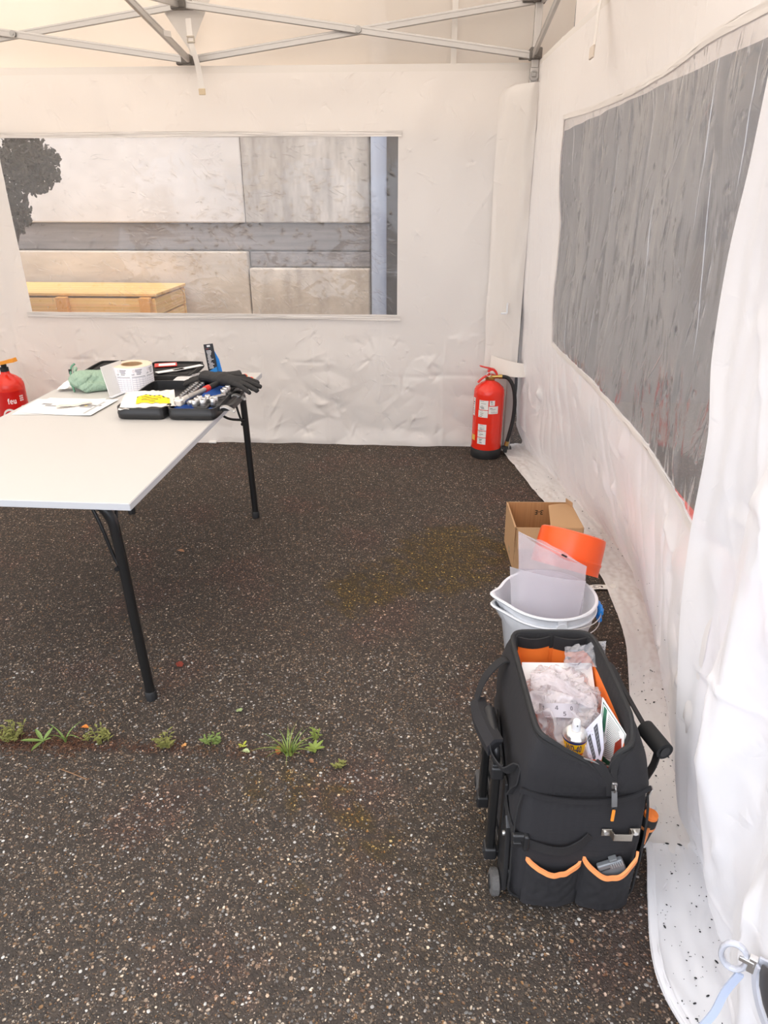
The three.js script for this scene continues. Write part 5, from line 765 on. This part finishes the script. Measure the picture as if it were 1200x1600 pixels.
  part('zip_pull', mv(rot(sweep([[0, 0, 0], [0.002, -0.02, 0.003], [0.005, -0.04, 0.001]], flat(0.011, 0.004), [1, 0, 0], 10)), 0, -0.012, 0.006), std(new THREE.Color(0.16, 0.16, 0.16), 0.5), zp);
  part('zip_tag', mv(rbox(0.007, 0.032, 0.004, 0.0018), 0.009, -0.086, 0.0), std(new THREE.Color(0.9, 0.3, 0.03), 0.5), zp); part('pull_ring', new THREE.TorusGeometry(0.005, 0.0014, 8, 16).translate(0.006, -0.058, 0.004), M.blackPlastic, zp);
  // seams
  const cord = (pts, r = 0.0028) => pipe(pts, r, 40, 7);
  for (const s of [-1, 1]) part('piping', cord([[s * 0.132, 0.343, 0.188], [s * 0.139, 0.3, 0.189], [s * 0.143, 0.2, 0.1915], [s * 0.141, 0.1, 0.191], [s * 0.137, 0.035, 0.187], [s * 0.11, 0.011, 0.184]]), M.rubber, t);
  part('seam_flap', strapGeo([[-0.138, 0.352, 0.189], [-0.09, 0.343, 0.2], [0.0, 0.335, 0.2035], [0.09, 0.345, 0.2], [0.137, 0.36, 0.187]], 0.012, 0.004, [0, 1, 0], 30), M.nylon, t);
  // front pockets bound in orange
  const pk = (x0, x1, d0, low, h0, h1, dep) => { const f = (u, v) => { const e = Math.sin(Math.PI * u), yt = lerp(h0, h1, u) - low * Math.pow(e, 0.8); return [lerp(x0, x1, u), lerp(0.012, yt, v), 0.186 + d0 + dep * Math.pow(e, 0.55) * (0.55 + 0.45 * v) + 0.002 * N2(u * 4 + x0 * 20, v * 3)]; }; const p = part('front_pocket', slab(26, 18, f, 0.003), M.nylon, t); part('pocket_binding', sweep(range(0, 1, 24).map((u) => { const q = f(u, 1); return V(q[0], q[1], q[2] - 0.001); }), flat(0.011, 0.0055), [0, 1, 0], 60), M.orangeTrim, p); };
  pk(-0.112, 0.013, 0.006, 0.026, 0.16, 0.15, 0.026); pk(0.014, 0.134, 0.008, 0.036, 0.165, 0.178, 0.036);
  // cross strap with buckle
  part('front_strap', strapGeo([[-0.12, 0.212, 0.199], [-0.1, 0.206, 0.204], [-0.06, 0.196, 0.209], [-0.03, 0.197, 0.21], [0.0, 0.214, 0.207], [0.022, 0.233, 0.2]], 0.024, 0.003, [0, 1, 0.05], 36), M.webbing, t);
  part('buckle', join(mv(rbox(0.03, 0.036, 0.014, 0.005), -0.132, 0.214, 0.196), mv(rbox(0.012, 0.044, 0.018, 0.005), -0.116, 0.212, 0.2), mv(rbox(0.018, 0.006, 0.018, 0.002), -0.136, 0.214, 0.2)), M.blackPlastic, t);
  // steel belt-clip bracket
  part('tool_clip', join(mv(rbox(0.022, 0.02, 0.003, 0.001), 0.055, 0.244, 0.2005), mv(rbox(0.022, 0.02, 0.003, 0.001), 0.115, 0.246, 0.2), mv(rbox(0.04, 0.019, 0.003, 0.001), 0.087, 0.243, 0.213), mv(rot(rbox(0.003, 0.02, 0.014, 0.001), 0, 0.3, 0), 0.066, 0.243, 0.207), mv(rot(rbox(0.003, 0.02, 0.014, 0.001), 0, -0.3, 0), 0.1065, 0.243, 0.207)), std(new THREE.Color(0.5, 0.46, 0.4), 0.35, 1), t);
  for (const x of [0.053, 0.117]) part('rivet', rot(cyl(0.005, 0.005, 12), Math.PI / 2).translate(x, 0.245, 0.203), M.steel, t);
  // right side pocket bound in orange
  { const f = (u, v) => { const e = Math.sin(Math.PI * u); return [0.142 + (0.018 + 0.046 * e) * (0.35 + 0.65 * v), lerp(0.03, 0.168 - 0.012 * e, v), lerp(0.16, -0.06, u)]; }; const p = part('side_pocket', slab(18, 14, f, 0.003), M.nylon, t); part('pocket_binding', sweep(range(0, 1, 20).map((u) => V(...f(u, 1))), flat(0.011, 0.0055), [0, 1, 0], 40), M.orangeTrim, p); part('seam_tab', mv(rbox(0.006, 0.02, 0.012, 0.002), 0.147, 0.315, 0.1), M.orangeTrim, t); }
  // left side: pad-handle, strap, trolley poles, corner guard, wheels
  part('carry_strap', join(strapGeo([[-0.128, 0.4, -0.03], [-0.126, 0.468, -0.1], [-0.14, 0.474, -0.1], [-0.168, 0.456, -0.09], [-0.192, 0.42, -0.08], [-0.205, 0.385, -0.065]], 0.03, 0.003, [0.2, 0.25, 1], 40), strapGeo([[-0.192, 0.388, 0.09], [-0.186, 0.368, 0.11], [-0.166, 0.364, 0.145], [-0.142, 0.39, 0.16], [-0.136, 0.35, 0.165], [-0.145, 0.3, 0.15]], 0.026, 0.003, [-0.3, 1, 0.4], 40)), M.webbing, t);
  part('grip_pad', sweep([[-0.207, 0.372, -0.07], [-0.207, 0.378, -0.02], [-0.2, 0.386, 0.04], [-0.188, 0.392, 0.1]], [[-0.026, -0.014], [-0.012, 0.006], [0.012, 0.008], [0.026, -0.008], [0.02, -0.013], [0.008, 0.001], [-0.008, 0], [-0.02, -0.017]], [0.75, 0.7, 0], 24), M.nylon, t);
  for (const z of [0.1, -0.055]) {
    const p = part('trolley_pole', mv(rbox(0.02, 0.28, 0.026, 0.006), -0.175, 0.2, z), M.blackPaint, t);
    part('pole_cap', join(mv(rbox(0.03, 0.036, 0.036, 0.006), -0.174, 0.322, z), mv(rbox(0.026, 0.008, 0.03, 0.003), -0.174, 0.343, z)), M.blackPlastic, p);
    part('pole_bracket', join(mv(rbox(0.03, 0.034, 0.036, 0.005), -0.174, 0.068, z), mv(rbox(0.02, 0.016, 0.02, 0.003), -0.158, 0.064, z), mv(rbox(0.004, 0.006, 0.012, 0.001), -0.19, 0.07, z + 0.004)), M.blackPlastic, p);
  }
  part('trolley_handle', join(pipe([[-0.176, 0.34, 0.1], [-0.178, 0.372, 0.095], [-0.18, 0.388, 0.06], [-0.18, 0.388, -0.02], [-0.178, 0.372, -0.05], [-0.176, 0.34, -0.055]], 0.009, 40, 12), rod([-0.18, 0.388, 0.065], [-0.18, 0.388, -0.02], 0.0135, 16)), M.blackPlastic, t);
  part('back_plate', join(mv(rbox(0.008, 0.24, 0.03, 0.003), -0.15, 0.17, 0.1), mv(rbox(0.008, 0.24, 0.03, 0.003), -0.15, 0.17, -0.055), mv(rbox(0.01, 0.04, 0.3, 0.004), -0.147, 0.045, 0)), M.blackPlastic, t);
  part('side_strap', strapGeo([[-0.149, 0.33, -0.08], [-0.151, 0.28, 0.05], [-0.15, 0.235, 0.15], [-0.142, 0.22, 0.186]], 0.03, 0.003, [0, 1, 0.35], 24), M.webbing, t);
  { const g = extr([[0, 0], [0.05, 0], [0.064, 0.02], [0.064, 0.09], [0.05, 0.2], [0.034, 0.215], [0.022, 0.2], [0.0, 0.08]], 0.006, 0.003).rotateY(-Math.PI / 2); part('corner_guard', mv(g, -0.147, 0.018, 0.118), M.blackPlastic, t); part('guard_rivet', rot(cyl(0.006, 0.004, 12), 0, 0, Math.PI / 2).translate(-0.158, 0.19, 0.158), M.steel, t); }
  for (const z of [0.158, -0.15]) { const w = part('wheel', rot(lathe([[0.006, -0.011], [0.024, -0.011], [0.03, -0.008], [0.031, 0], [0.03, 0.008], [0.024, 0.011], [0.006, 0.011]], 32), 0, 0, Math.PI / 2).translate(-0.168, 0.031, z), std(new THREE.Color(0.1, 0.095, 0.09), 0.8, 0, { bumpMap: rep(grain, 2), bumpScale: 0.001 }), t); part('wheel_hub', rot(cyl(0.016, 0.026, 20), 0, 0, Math.PI / 2).translate(-0.168, 0.031, z), M.blackPlastic, w); part('wheel_housing', mv(rbox(0.03, 0.06, 0.05, 0.01), -0.142, 0.055, z - 0.01), M.blackPlastic, t); }
  for (const [x, z] of [[0.12, 0.16], [0.12, -0.16]]) part('foot', mv(cyl(0.012, 0.008, 16, 0.015), x, 0.0045, z), M.rubber, t);
  // shoulder strap on the right with rubber hand grip
  part('carry_strap', strapGeo([[0.135, 0.34, -0.15], [0.125, 0.42, -0.17], [0.135, 0.43, -0.15], [0.152, 0.405, -0.1], [0.168, 0.383, -0.045], [0.176, 0.378, 0.02], [0.18, 0.38, 0.05]], 0.026, 0.003, [-0.7, 0.6, 0.4], 44), M.webbing, t);
  part('hand_grip', join(rod([0.172, 0.383, 0.03], [0.191, 0.382, 0.105], 0.0205, 22)), M.rubber, t);
  part('grip_core', rod([0.189, 0.382, 0.1], [0.1915, 0.382, 0.1065], 0.0125, 18), M.blackPaint, t);
  part('lower_strap', strapGeo([[0.186, 0.376, 0.085], [0.17, 0.35, 0.11], [0.15, 0.31, 0.12], [0.148, 0.27, 0.12]], 0.026, 0.003, [0, 0.3, 1], 20), M.webbing, t);
}
{ // contents
  const white = std(0xffffff, 0.7);
  const sheetAt = (P, n = 6) => slab(n, n, (u, v) => [0, 1, 2].map((k) => lerp(lerp(P[0][k], P[1][k], u), lerp(P[3][k], P[2][k], u), v)), 0.0008);
  const put = (name, label, cat, P, mat, pname = 'sheet') => { const c = P[0]; const t = thing(name, label, cat, c); part(pname, sheetAt(P.map((p) => p.map((v, k) => v - c[k]))), mat, t); return t; };
  put('paper_sheet', 'white paper sheet under the crumpled film at the back of the tool bag', 'paper', [[0.248, 0.4, -1.3], [0.255, 0.452, -1.425], [0.425, 0.452, -1.432], [0.42, 0.4, -1.3]], M.paper);
  const flyer = canvasTex(256, 320, (c, w, h) => { c.fillStyle = '#f3f2f0'; c.fillRect(0, 0, w, h); c.strokeStyle = '#4e6e64'; c.lineWidth = 6; c.strokeRect(14, 14, w - 28, h - 28); c.fillStyle = '#39755a'; c.fillRect(24, 24, 34, h - 120); c.fillStyle = '#7b8a84'; c.font = 'bold 18px sans-serif'; const R = mulberry(21); for (let k = 0; k < 22; k++) c.fillRect(74, 34 + k * 11, 90 + R() * 60, 4); c.fillStyle = '#2d6a50'; c.save(); c.translate(30, 250); c.rotate(0.35); c.fillRect(0, 0, 150, 26); c.restore(); c.fillStyle = '#e8b640'; c.fillRect(28, 262, 34, 30); c.fillStyle = '#20345e'; c.fillRect(28, 232, 34, 26); });
  put('flyer', 'printed flyer with green border leaning at the right inside the tool bag', 'flyer', [[0.404, 0.325, -1.22], [0.442, 0.395, -1.15], [0.44, 0.468, -1.165], [0.404, 0.5, -1.245]], std(0xffffff, 0.6, 0, { map: flyer }));
  const barsT = canvasTex(128, 160, (c, w, h) => { c.fillStyle = '#dcdcea'; c.fillRect(0, 0, w, h); c.fillStyle = '#55555a'; c.fillRect(24, 26, 22, 84); c.fillRect(70, 20, 26, 112); c.fillStyle = '#9a9aa0'; for (let k = 0; k < 6; k++) { c.fillRect(29, 34 + k * 12, 12, 3); c.fillRect(76, 30 + k * 15, 14, 3); } });
  put('leaflet', 'pale leaflet with two dark grey bars between spray can and flyer', 'leaflet', [[0.385, 0.36, -1.135], [0.402, 0.42, -1.175], [0.398, 0.482, -1.215], [0.352, 0.45, -1.182]], std(0xffffff, 0.6, 0, { map: barsT }));
  put('orange_packet', 'small orange packet beside the spray can in the tool bag', 'packet', [[0.366, 0.38, -1.13], [0.395, 0.37, -1.125], [0.388, 0.42, -1.14], [0.364, 0.42, -1.14]], M.orangePlastic, 'wrapper');
  put('red_booklet', 'dark red booklet edge at the right inside the tool bag', 'booklet', [[0.41, 0.36, -1.13], [0.45, 0.36, -1.15], [0.45, 0.455, -1.185], [0.42, 0.445, -1.165]], std(new THREE.Color(0.3, 0.04, 0.02), 0.6), 'cover');
  // spray can
  const s = thing('spray_can', 'blue and yellow spray can with white nozzle cap in the tool bag', 'spray can', [0.338, 0.263, -1.178], -0.15);
  const tex = canvasTex(512, 256, (c, w, h) => { c.fillStyle = '#152a6e'; c.fillRect(0, 0, w, h); c.fillStyle = '#f2b90d'; c.fillRect(0, 12, w, 210); c.fillStyle = '#152a6e'; c.font = 'bold 36px sans-serif'; for (const x of [20, 276]) c.fillText('WD-40', x + 44, 42); c.fillStyle = '#c2241c'; c.fillRect(0, 50, w, 5); c.fillStyle = '#8a4a10'; for (let k = 0; k < 2; k++) for (let q = 0; q < 4; q++) c.fillRect(30 + k * 256, 64 + q * 20, 150 - q * 18, 5); });
  part('can_body', lathe([[0, 0], [0.024, 0], [0.0255, 0.003], [0.0255, 0.19], [0, 0.19]], 36), M.steel, s);
  part('printed_wrap', new THREE.CylinderGeometry(0.0258, 0.0258, 0.17, 36, 1, true, -1.54, 6.283).translate(0, 0.106, 0), std(0xffffff, 0.3, 0.1, { map: tex }), s);
  part('shoulder', lathe([[0.0262, 0.188], [0.0265, 0.192], [0.024, 0.197], [0.0165, 0.204], [0.013, 0.205], [0, 0.205]], 36), M.steel, s); part('cap', lathe([[0.0095, 0.204], [0.0095, 0.214], [0.008, 0.226], [0.0065, 0.228], [0, 0.228]], 24), std(0xd9dadc, 0.4), s); part('nozzle', rot(cyl(0.0016, 0.003, 10), Math.PI / 2).translate(0.001, 0.22, 0.0085), M.steelDark, s);
  // roll printed with digits inside the film
  const dig = canvasTex(512, 64, (c, w, h) => { c.fillStyle = '#b4adb2'; c.fillRect(0, 0, w, h); c.fillStyle = '#5c555a'; c.font = 'bold 26px sans-serif'; for (let k = 0; k < 16; k++) c.fillText(String(k % 10), 8 + k * 32, k % 2 ? 56 : 30); });
  const r = thing('number_roll', 'pale roll printed with small black digits under the crumpled film', 'roll', [0.316, 0.44, -1.25]);
  part('printed_band', new THREE.CylinderGeometry(0.043, 0.043, 0.03, 40, 1, true), std(0xffffff, 0.6, 0, { map: dig }), r, [0, 0.012, 0], [-0.75, 0.3, 0.0]); part('roll_core', lathe([[0.024, -0.014], [0.0425, -0.014], [0.0425, 0.015], [0.024, 0.015], [0.024, -0.014]], 36), std(0xc9c2c6, 0.7), r, [0, 0.012, 0], [-0.75, 0.3, 0.0]);
  const f = thing('pipe_fitting', 'grey plastic ring fitting in the film at the front left of the bag', 'fitting', [0.292, 0.41, -1.165]); part('ring', rot(new THREE.TorusGeometry(0.017, 0.006, 12, 28), 0.7, 0.5, 0), std(0x7e838a, 0.5), f); part('sleeve', rot(lathe([[0.01, -0.016], [0.014, -0.016], [0.014, 0.016], [0.01, 0.016]], 24), 2.2, 0.5, 0), std(0x8b9096, 0.5), f);
  const f2 = thing('pipe_fitting', 'grey plastic ring fitting in the film near the middle of the bag', 'fitting', [0.375, 0.44, -1.29]); part('ring', rot(new THREE.TorusGeometry(0.022, 0.008, 12, 28), 1.1, 0.2, 0), std(0x8b9096, 0.5), f2); part('sleeve', rot(lathe([[0.012, -0.02], [0.017, -0.02], [0.017, 0.016], [0.012, 0.016]], 24), 2.5, 0.2, 0), std(0x7e838a, 0.5), f2);
  // crumpled film bag over it all
  const b = thing('film_bag', 'large crumpled clear plastic bag filling the open tool bag', 'plastic bag', [0.333, 0.405, -1.295]);
  part('outer_film', crumpled(0.105, 0.09, 0.145, 10, 5, 0.24), M.bubble, b); part('inner_film', crumpled(0.085, 0.078, 0.115, 7, 15, 0.4), M.clear, b);
  part('torn_end', slab(12, 10, (u, v) => [0.02 + 0.095 * u + 0.01 * v, 0.055 + 0.045 * v * (0.4 + 0.6 * u) + 0.008 * N2(u * 4, v * 4), -0.11 - 0.05 * v + 0.012 * N2(u * 3 + 5, v * 5)], 0.0006), M.clear, b);
  part('film_fold', slab(16, 6, (u, v) => [-0.075 + 0.13 * u, 0.082 + 0.012 * Math.sin(u * 5) + 0.01 * v, 0.0 + 0.06 * u - 0.03 * v + 0.008 * N2(u * 4, v)], 0.0006), M.bubble, b);
  const g = thing('nozzle_bag', 'small whitish crumpled plastic bag beside the spray can', 'plastic bag', [0.285, 0.395, -1.15]); part('film', crumpled(0.034, 0.035, 0.03, 5, 33), M.bubble, g);
  // front pocket tool
  const k = thing('bit_box', 'grey plastic bit box standing in the right front pocket', 'bit box', [0.44, 0.142, -1.1045], 0.05);
  part('box_body', mv(rbox(0.058, 0.05, 0.014, 0.004), 0, 0, 0), std(new THREE.Color(0.2, 0.21, 0.22), 0.35, 0.3), k, [0, 0, 0], [-0.05, 0, 0.42]);
  part('ribs', join(...range(0, 5, 5).map((i) => mv(rbox(0.0028, 0.012, 0.003, 0.001), 0.002 + i * 0.0048, 0.016, 0.0075))), std(0x9fa3a6, 0.4, 0.4), k, [0, 0, 0], [-0.05, 0, 0.42]);
  part('clasp', mv(rbox(0.018, 0.006, 0.014, 0.002), 0.01, 0.029, 0), std(0x6d6f70, 0.5), k, [0, 0, 0], [-0.05, 0, 0.42]); part('slot', mv(rbox(0.022, 0.003, 0.002, 0.0008), -0.014, 0.012, 0.0072), M.blackPlastic, k, [0, 0, 0], [-0.05, 0, 0.42]);
  // tools in the side pocket
  const h = thing('hand_tool', 'tool with round orange-capped black handle in the side pocket of the bag', 'tool', [0.536, 0.076, -1.225]); h.rotation.set(0.1, 0, -0.1);
  part('handle', lathe([[0, 0], [0.013, 0], [0.015, 0.03], [0.0175, 0.075], [0.0185, 0.095], [0.0175, 0.112], [0.013, 0.118], [0, 0.118]], 26), M.rubber, h); part('band', lathe([[0.0186, 0.078], [0.0192, 0.081], [0.0192, 0.085], [0.0189, 0.088]], 26), M.orangeTrim, h); part('end_cap', lathe([[0.0165, 0.1125], [0.0155, 0.121], [0.011, 0.124], [0, 0.1245]], 26), std(new THREE.Color(0.9, 0.22, 0.03), 0.5), h);
  const p = thing('pliers', 'steel plier jaw sticking up at the outer edge of the side pocket', 'pliers', [0.556, 0.062, -1.24]); part('jaw', sweep([[0, 0, 0], [0.004, 0.06, 0], [0.012, 0.085, 0.002], [0.014, 0.11, 0.0], [0.008, 0.122, -0.004]], flat(0.014, 0.007), [0, 0, 1], 24), M.steel, p); part('pivot', rot(cyl(0.007, 0.012, 14), 0, 0, Math.PI / 2).translate(0.003, 0.05, 0), M.steelDark, p);
  const p2 = thing('scraper', 'brown leather-like sheath behind the orange-capped tool in the side pocket', 'sheath', [0.53, 0.085, -1.27]); part('sheath', sweep([[0, 0, 0], [0.004, 0.08, -0.004], [0.01, 0.13, -0.01]], flat(0.026, 0.006), [0, 0, 1], 12), std(new THREE.Color(0.3, 0.1, 0.04), 0.7), p2); part('blade', sweep([[0.022, 0.05, 0], [0.03, 0.118, -0.004], [0.034, 0.13, -0.004]], flat(0.012, 0.003), [0, 0, 1], 12), M.steel, p2);
}

// ---- buckle, cord and small window low on the near sheet
{
  const b = thing('strap_ring', 'white plastic D-ring buckle with metal clasp low on the near right sheet', 'buckle', [0.497, 0.475, -0.69]);
  b.rotation.set(0, -0.55, 0);
  part('ring', sweep(range(0, 1, 24).slice(0, 24).map((q) => { const a = q * 6.2832; return V(-0.02 + Math.cos(a) * 0.017, Math.sin(a) * 0.026, 0.006); }), range(0, 1, 10).slice(0, 10).map((q) => [Math.cos(q * 6.283) * 0.0052, Math.sin(q * 6.283) * 0.0042]), [0, 0, 1], 60, true), M.ringWhite, b);
  part('clasp', join(mv(rbox(0.012, 0.03, 0.01, 0.002), 0.004, 0.006, 0.008), mv(rbox(0.02, 0.008, 0.004, 0.001), -0.004, 0.01, 0.012)), M.steel, b);
  part('webbing', mv(rbox(0.07, 0.034, 0.004, 0.001), 0.045, 0.008, 0.006), M.ringWhite, b);
  const c = thing('tie_cord', 'pale bluish tie cord hanging from the white ring on the near sheet', 'cord', [0.487, 0.45, -0.69]);
  part('cord', strapGeo([[0.0, 0, 0.004], [-0.01, -0.05, 0.0], [-0.016, -0.1, 0.0], [-0.03, -0.16, 0.0], [-0.035, -0.24, 0.02]], 0.011, 0.004, [1, 0, 0.4], 30), std(new THREE.Color(0.46, 0.52, 0.66), 0.8), c);
  const zy = (pts, x) => pts.map(([z, y]) => V(x, y, z)); // small dark window low in the near sheet, with its white border
  const g3 = extr([[-0.668, 0.484], [-0.66, 0.466], [-0.642, 0.454], [-0.62, 0.45], [-0.45, 0.45], [-0.45, 0.56], [-0.6, 0.56], [-0.668, 0.5]], 0.002, 0.0008).rotateY(-Math.PI / 2).translate(0.503, 0, 0);
  const w = struct('window_3', g3, std(new THREE.Color(0.05, 0.045, 0.042), 0.3));
  struct('window_border', sweep(zy([[-0.675, 0.49], [-0.674, 0.475], [-0.664, 0.456], [-0.644, 0.443], [-0.6, 0.44], [-0.5, 0.44]], 0.499), flat(0.004, 0.014), [1, 0, 0], 30), M.ringWhite, w);
}

// ================================================================ WEEDS, LEAVES AND LITTER ON THE ASPHALT
{
  const R = mulberry(99), green = std(new THREE.Color(0.2, 0.26, 0.045), 0.6), green2 = std(new THREE.Color(0.15, 0.22, 0.05), 0.6), olive = std(new THREE.Color(0.2, 0.2, 0.05), 0.7), strawM = std(new THREE.Color(0.2, 0.11, 0.055), 0.8), brown = std(new THREE.Color(0.11, 0.045, 0.022), 0.9);
  const blade = (x, z, a, len, w, lean, fold = 0.2) => { const dx = Math.cos(a), dz = Math.sin(a); return slab(2, 8, (u, v) => { const k = lean * v * v * len + 0.15 * len * v * lean, h = len * (v - 0.42 * lean * v * v * v), wd = w * (1 - v ** 1.6) * (v < 0.1 ? 0.6 : 1), s = (u - 0.5) * wd; return [x + dx * k - dz * s, 0.0005 + Math.max(0, h) + fold * Math.abs(u - 0.5) * wd, z + dz * k + dx * s]; }, 0.0004); };
  const leaf = (x, y, z, a, len, w, pitch) => { const q = new THREE.Quaternion().setFromEuler(new THREE.Euler(0, -a, pitch, 'YXZ')); const g = slab(6, 8, (u, v) => [v * len, 0.15 * w * Math.abs(u - 0.5) * 2 - 0.12 * len * v * v, (u - 0.5) * w * Math.pow(Math.sin(Math.PI * clamp(v * 0.94 + 0.04, 0, 1)), 0.75)], 0.0005); g.applyQuaternion(q); return mv(g, x, y, z); };
  // grass tuft
  const t = thing('grass_tuft', 'green tuft of long grass blades growing in the asphalt crack', 'grass', [-0.372, 0, -1.552]);
  for (let i = 0; i < 30; i++) { const a = R() * 6.28; part('grass_blade', blade(Math.cos(a) * 0.012, Math.sin(a) * 0.008, a + (R() - 0.5), 0.035 + 0.05 * R(), 0.0035 + 0.003 * R(), 0.3 + 0.75 * R()), R() < 0.6 ? green : green2, t); }
  for (const [a, l] of [[2.9, 0.085], [0.4, 0.08], [5.0, 0.1]]) part('grass_blade', blade(0, 0, a, l, 0.004, 0.55), olive, t);
  const sprig = (name, label, x, z, n, h, m, spread) => { const s = thing(name, label, 'weed', [x, 0, z]); const st = [], lv = []; for (let i = 0; i < n; i++) { const a = R() * 6.28, r = spread * R(), hh = h * (0.5 + 0.5 * R()), bx = Math.cos(a) * r * 0.6, bz = Math.sin(a) * r * 0.4, tx = bx + Math.cos(a) * h * 0.35, tz = bz + Math.sin(a) * h * 0.3; st.push(pipe([[bx, 0, bz], [(bx + tx) / 2, hh * 0.6, (bz + tz) / 2], [tx, hh, tz]], 0.0007, 6, 5)); for (let k = 1; k < 6; k++) { const q = k / 5.5, fx = lerp(bx, tx, q), fz = lerp(bz, tz, q); lv.push(leaf(fx, hh * q, fz, R() * 6.28, 0.008 + 0.009 * R(), 0.004 + 0.003 * R(), 0.4)); } } part('stems', join(st), olive, s); part('leaves', join(lv), m, s); return s; };
  const rosette = (label, x, z, n, len, w, m) => { const s = thing('broadleaf_weed', label, 'weed', [x, 0, z]); for (let i = 0; i < n; i++) { const a = i / n * 6.28 + R() * 0.5; part('leaf', leaf(Math.cos(a) * 0.003, 0.004, Math.sin(a) * 0.003, a, len * (0.7 + 0.5 * R()), w, 0.25 + 0.5 * R()), m, s); } part('crown', mv(new THREE.SphereGeometry(0.004, 10, 8), 0, 0.003, 0), m, s); return s; };
  rosette('small broad-leaved weed just right of the grass tuft', -0.3, -1.575, 7, 0.028, 0.011, green);
  sprig('weed_sprig', 'thin upright sprig behind the broad-leaved weed right of the grass tuft', -0.3, -1.61, 5, 0.05, green, 0.01);
  sprig('weed_sprig', 'olive bushy sprig growing at the foot of the near table leg line', -0.748, -1.56, 14, 0.055, olive, 0.035);
  sprig('weed_sprig', 'low spreading sprig midway between bushy sprig and grass tuft', -0.6, -1.58, 8, 0.04, green2, 0.03);
  rosette('little rosette beside the low spreading sprig in the crack', -0.63, -1.585, 6, 0.018, 0.008, green2);
  sprig('weed_sprig', 'fine grassy sprig at the far left end of the crack', -1.215, -1.56, 22, 0.06, olive, 0.05);
  sprig('weed_sprig', 'low creeping sprig on brown litter left of centre', -0.95, -1.575, 16, 0.04, olive, 0.06);
  rosette('flat weed with long leaves near the left edge', -1.12, -1.56, 5, 0.05, 0.012, green2);
  const lb = thing('grass_tuft', 'few long flat grass blades lying on the brown litter', 'grass', [-1.05, 0, -1.56]); for (const [a, l, e] of [[0.5, 0.09, 0.9], [3.6, 0.07, 0.9], [2.6, 0.06, 0.6], [5.4, 0.07, 0.8], [1.6, 0.05, 0.5]]) part('grass_blade', blade(0, 0, a, l, 0.007, e), green2, lb);
  sprig('weed_sprig', 'tiny faint sprig right of the grass tuft on bare asphalt', -0.22, -1.51, 6, 0.022, olive, 0.02);
  rosette('tiny yellow-green seedling below the low spreading sprig', -0.515, -1.575, 4, 0.014, 0.007, std(new THREE.Color(0.34, 0.36, 0.04), 0.6));
  // fallen leaves
  const fallen = (label, x, z, len, w, c, a) => { const s = thing('fallen_leaf', label, 'leaf', [x, 0.0, z]); const m = std(new THREE.Color(...c), 0.75); part('leaf_blade', slab(8, 10, (u, v) => { const wd = w * Math.pow(Math.sin(Math.PI * clamp(v * 0.93 + 0.04, 0, 1)), 0.7) * (1 + 0.2 * Math.sin(v * 22)); const k = (u - 0.5) * wd, q = (v - 0.5) * len; return [Math.cos(a) * q - Math.sin(a) * k, 0.002 + 0.006 * Math.abs(u - 0.5) + 0.004 * Math.sin(v * 3 + a) ** 2, Math.sin(a) * q + Math.cos(a) * k]; }, 0.0005), m, s); part('stalk', pipe([[-Math.cos(a) * len * 0.45, 0.003, -Math.sin(a) * len * 0.45], [-Math.cos(a) * len * 0.75, 0.002, -Math.sin(a) * len * 0.75]], 0.0006, 4, 5), m, s); };
  fallen('tan fallen leaf on the asphalt in front of the far table leg', -1.103, -2.79, 0.035, 0.02, [0.36, 0.18, 0.09], 0.3);
  fallen('dark red fallen leaf on the asphalt right of the near table leg', -0.831, -1.951, 0.032, 0.024, [0.2, 0.03, 0.015], 0.8);
  fallen('pale green fallen leaf beyond the weeds on bare asphalt', -0.564, -1.728, 0.02, 0.016, [0.32, 0.38, 0.17], 2.2);
  fallen('pale green fallen leaf lying in the crack by the seedling', -0.5, -1.553, 0.022, 0.016, [0.36, 0.42, 0.2], 0.2);
  fallen('orange fallen leaf among the weeds at the left', -1.02, -1.625, 0.022, 0.014, [0.6, 0.2, 0.03], 0.1);
  fallen('orange-yellow fallen leaf between the bushy sprig and the rosette', -0.69, -1.565, 0.016, 0.012, [0.6, 0.3, 0.1], 2.0);
  fallen('rusty curled leaf beside the grass tuft', -0.405, -1.56, 0.032, 0.018, [0.34, 0.1, 0.03], 1.4);
  fallen('brown leaf right of the rusty curled leaf below the tuft', -0.302, -1.525, 0.016, 0.014, [0.24, 0.12, 0.06], 0.5);
  const tw = thing('twig', 'thin reddish-brown twig on the asphalt below the weeds', 'twig', [-0.97, 0, -1.44]); part('stick', pipe([[-0.04, 0.003, -0.012], [0, 0.004, 0.002], [0.05, 0.002, 0.02]], 0.0018, 12, 6), strawM, tw); part('stub', pipe([[0.0, 0.004, 0.002], [0.012, 0.006, -0.01]], 0.001, 4, 5), strawM, tw);
  // dead roots and straw in the crack
  const im = [], im2 = []; for (let i = 0; i < 620; i++) { const left = R() < 0.7, x = left ? -1.3 + 0.32 * R() : -1.0 + 0.68 * R(), z = -1.555 + (R() + R() - 1) * (left ? 0.06 : 0.03), a = R() * 6.28, l = 0.008 + 0.02 * R(), h = 0.001 + 0.006 * R(); (R() < 0.75 ? im : im2).push(pipe([[x, 0.001, z], [x + Math.cos(a) * l * 0.5, h, z + Math.sin(a) * l * 0.5], [x + Math.cos(a + 0.6) * l, 0.001, z + Math.sin(a + 0.6) * l]], 0.0006, 4, 4)); }
  const lit = part('dry_litter', join(im), brown, scene); tag(lit, 'brown dead roots and straw lying along the asphalt crack', 'litter'); lit.userData.kind = 'stuff';
  part('straw', join(im2), strawM, lit);
}
scene.traverse((o) => { if (o.isMesh) { o.castShadow = true; o.receiveShadow = true; } });
renderer.render(scene, camera);
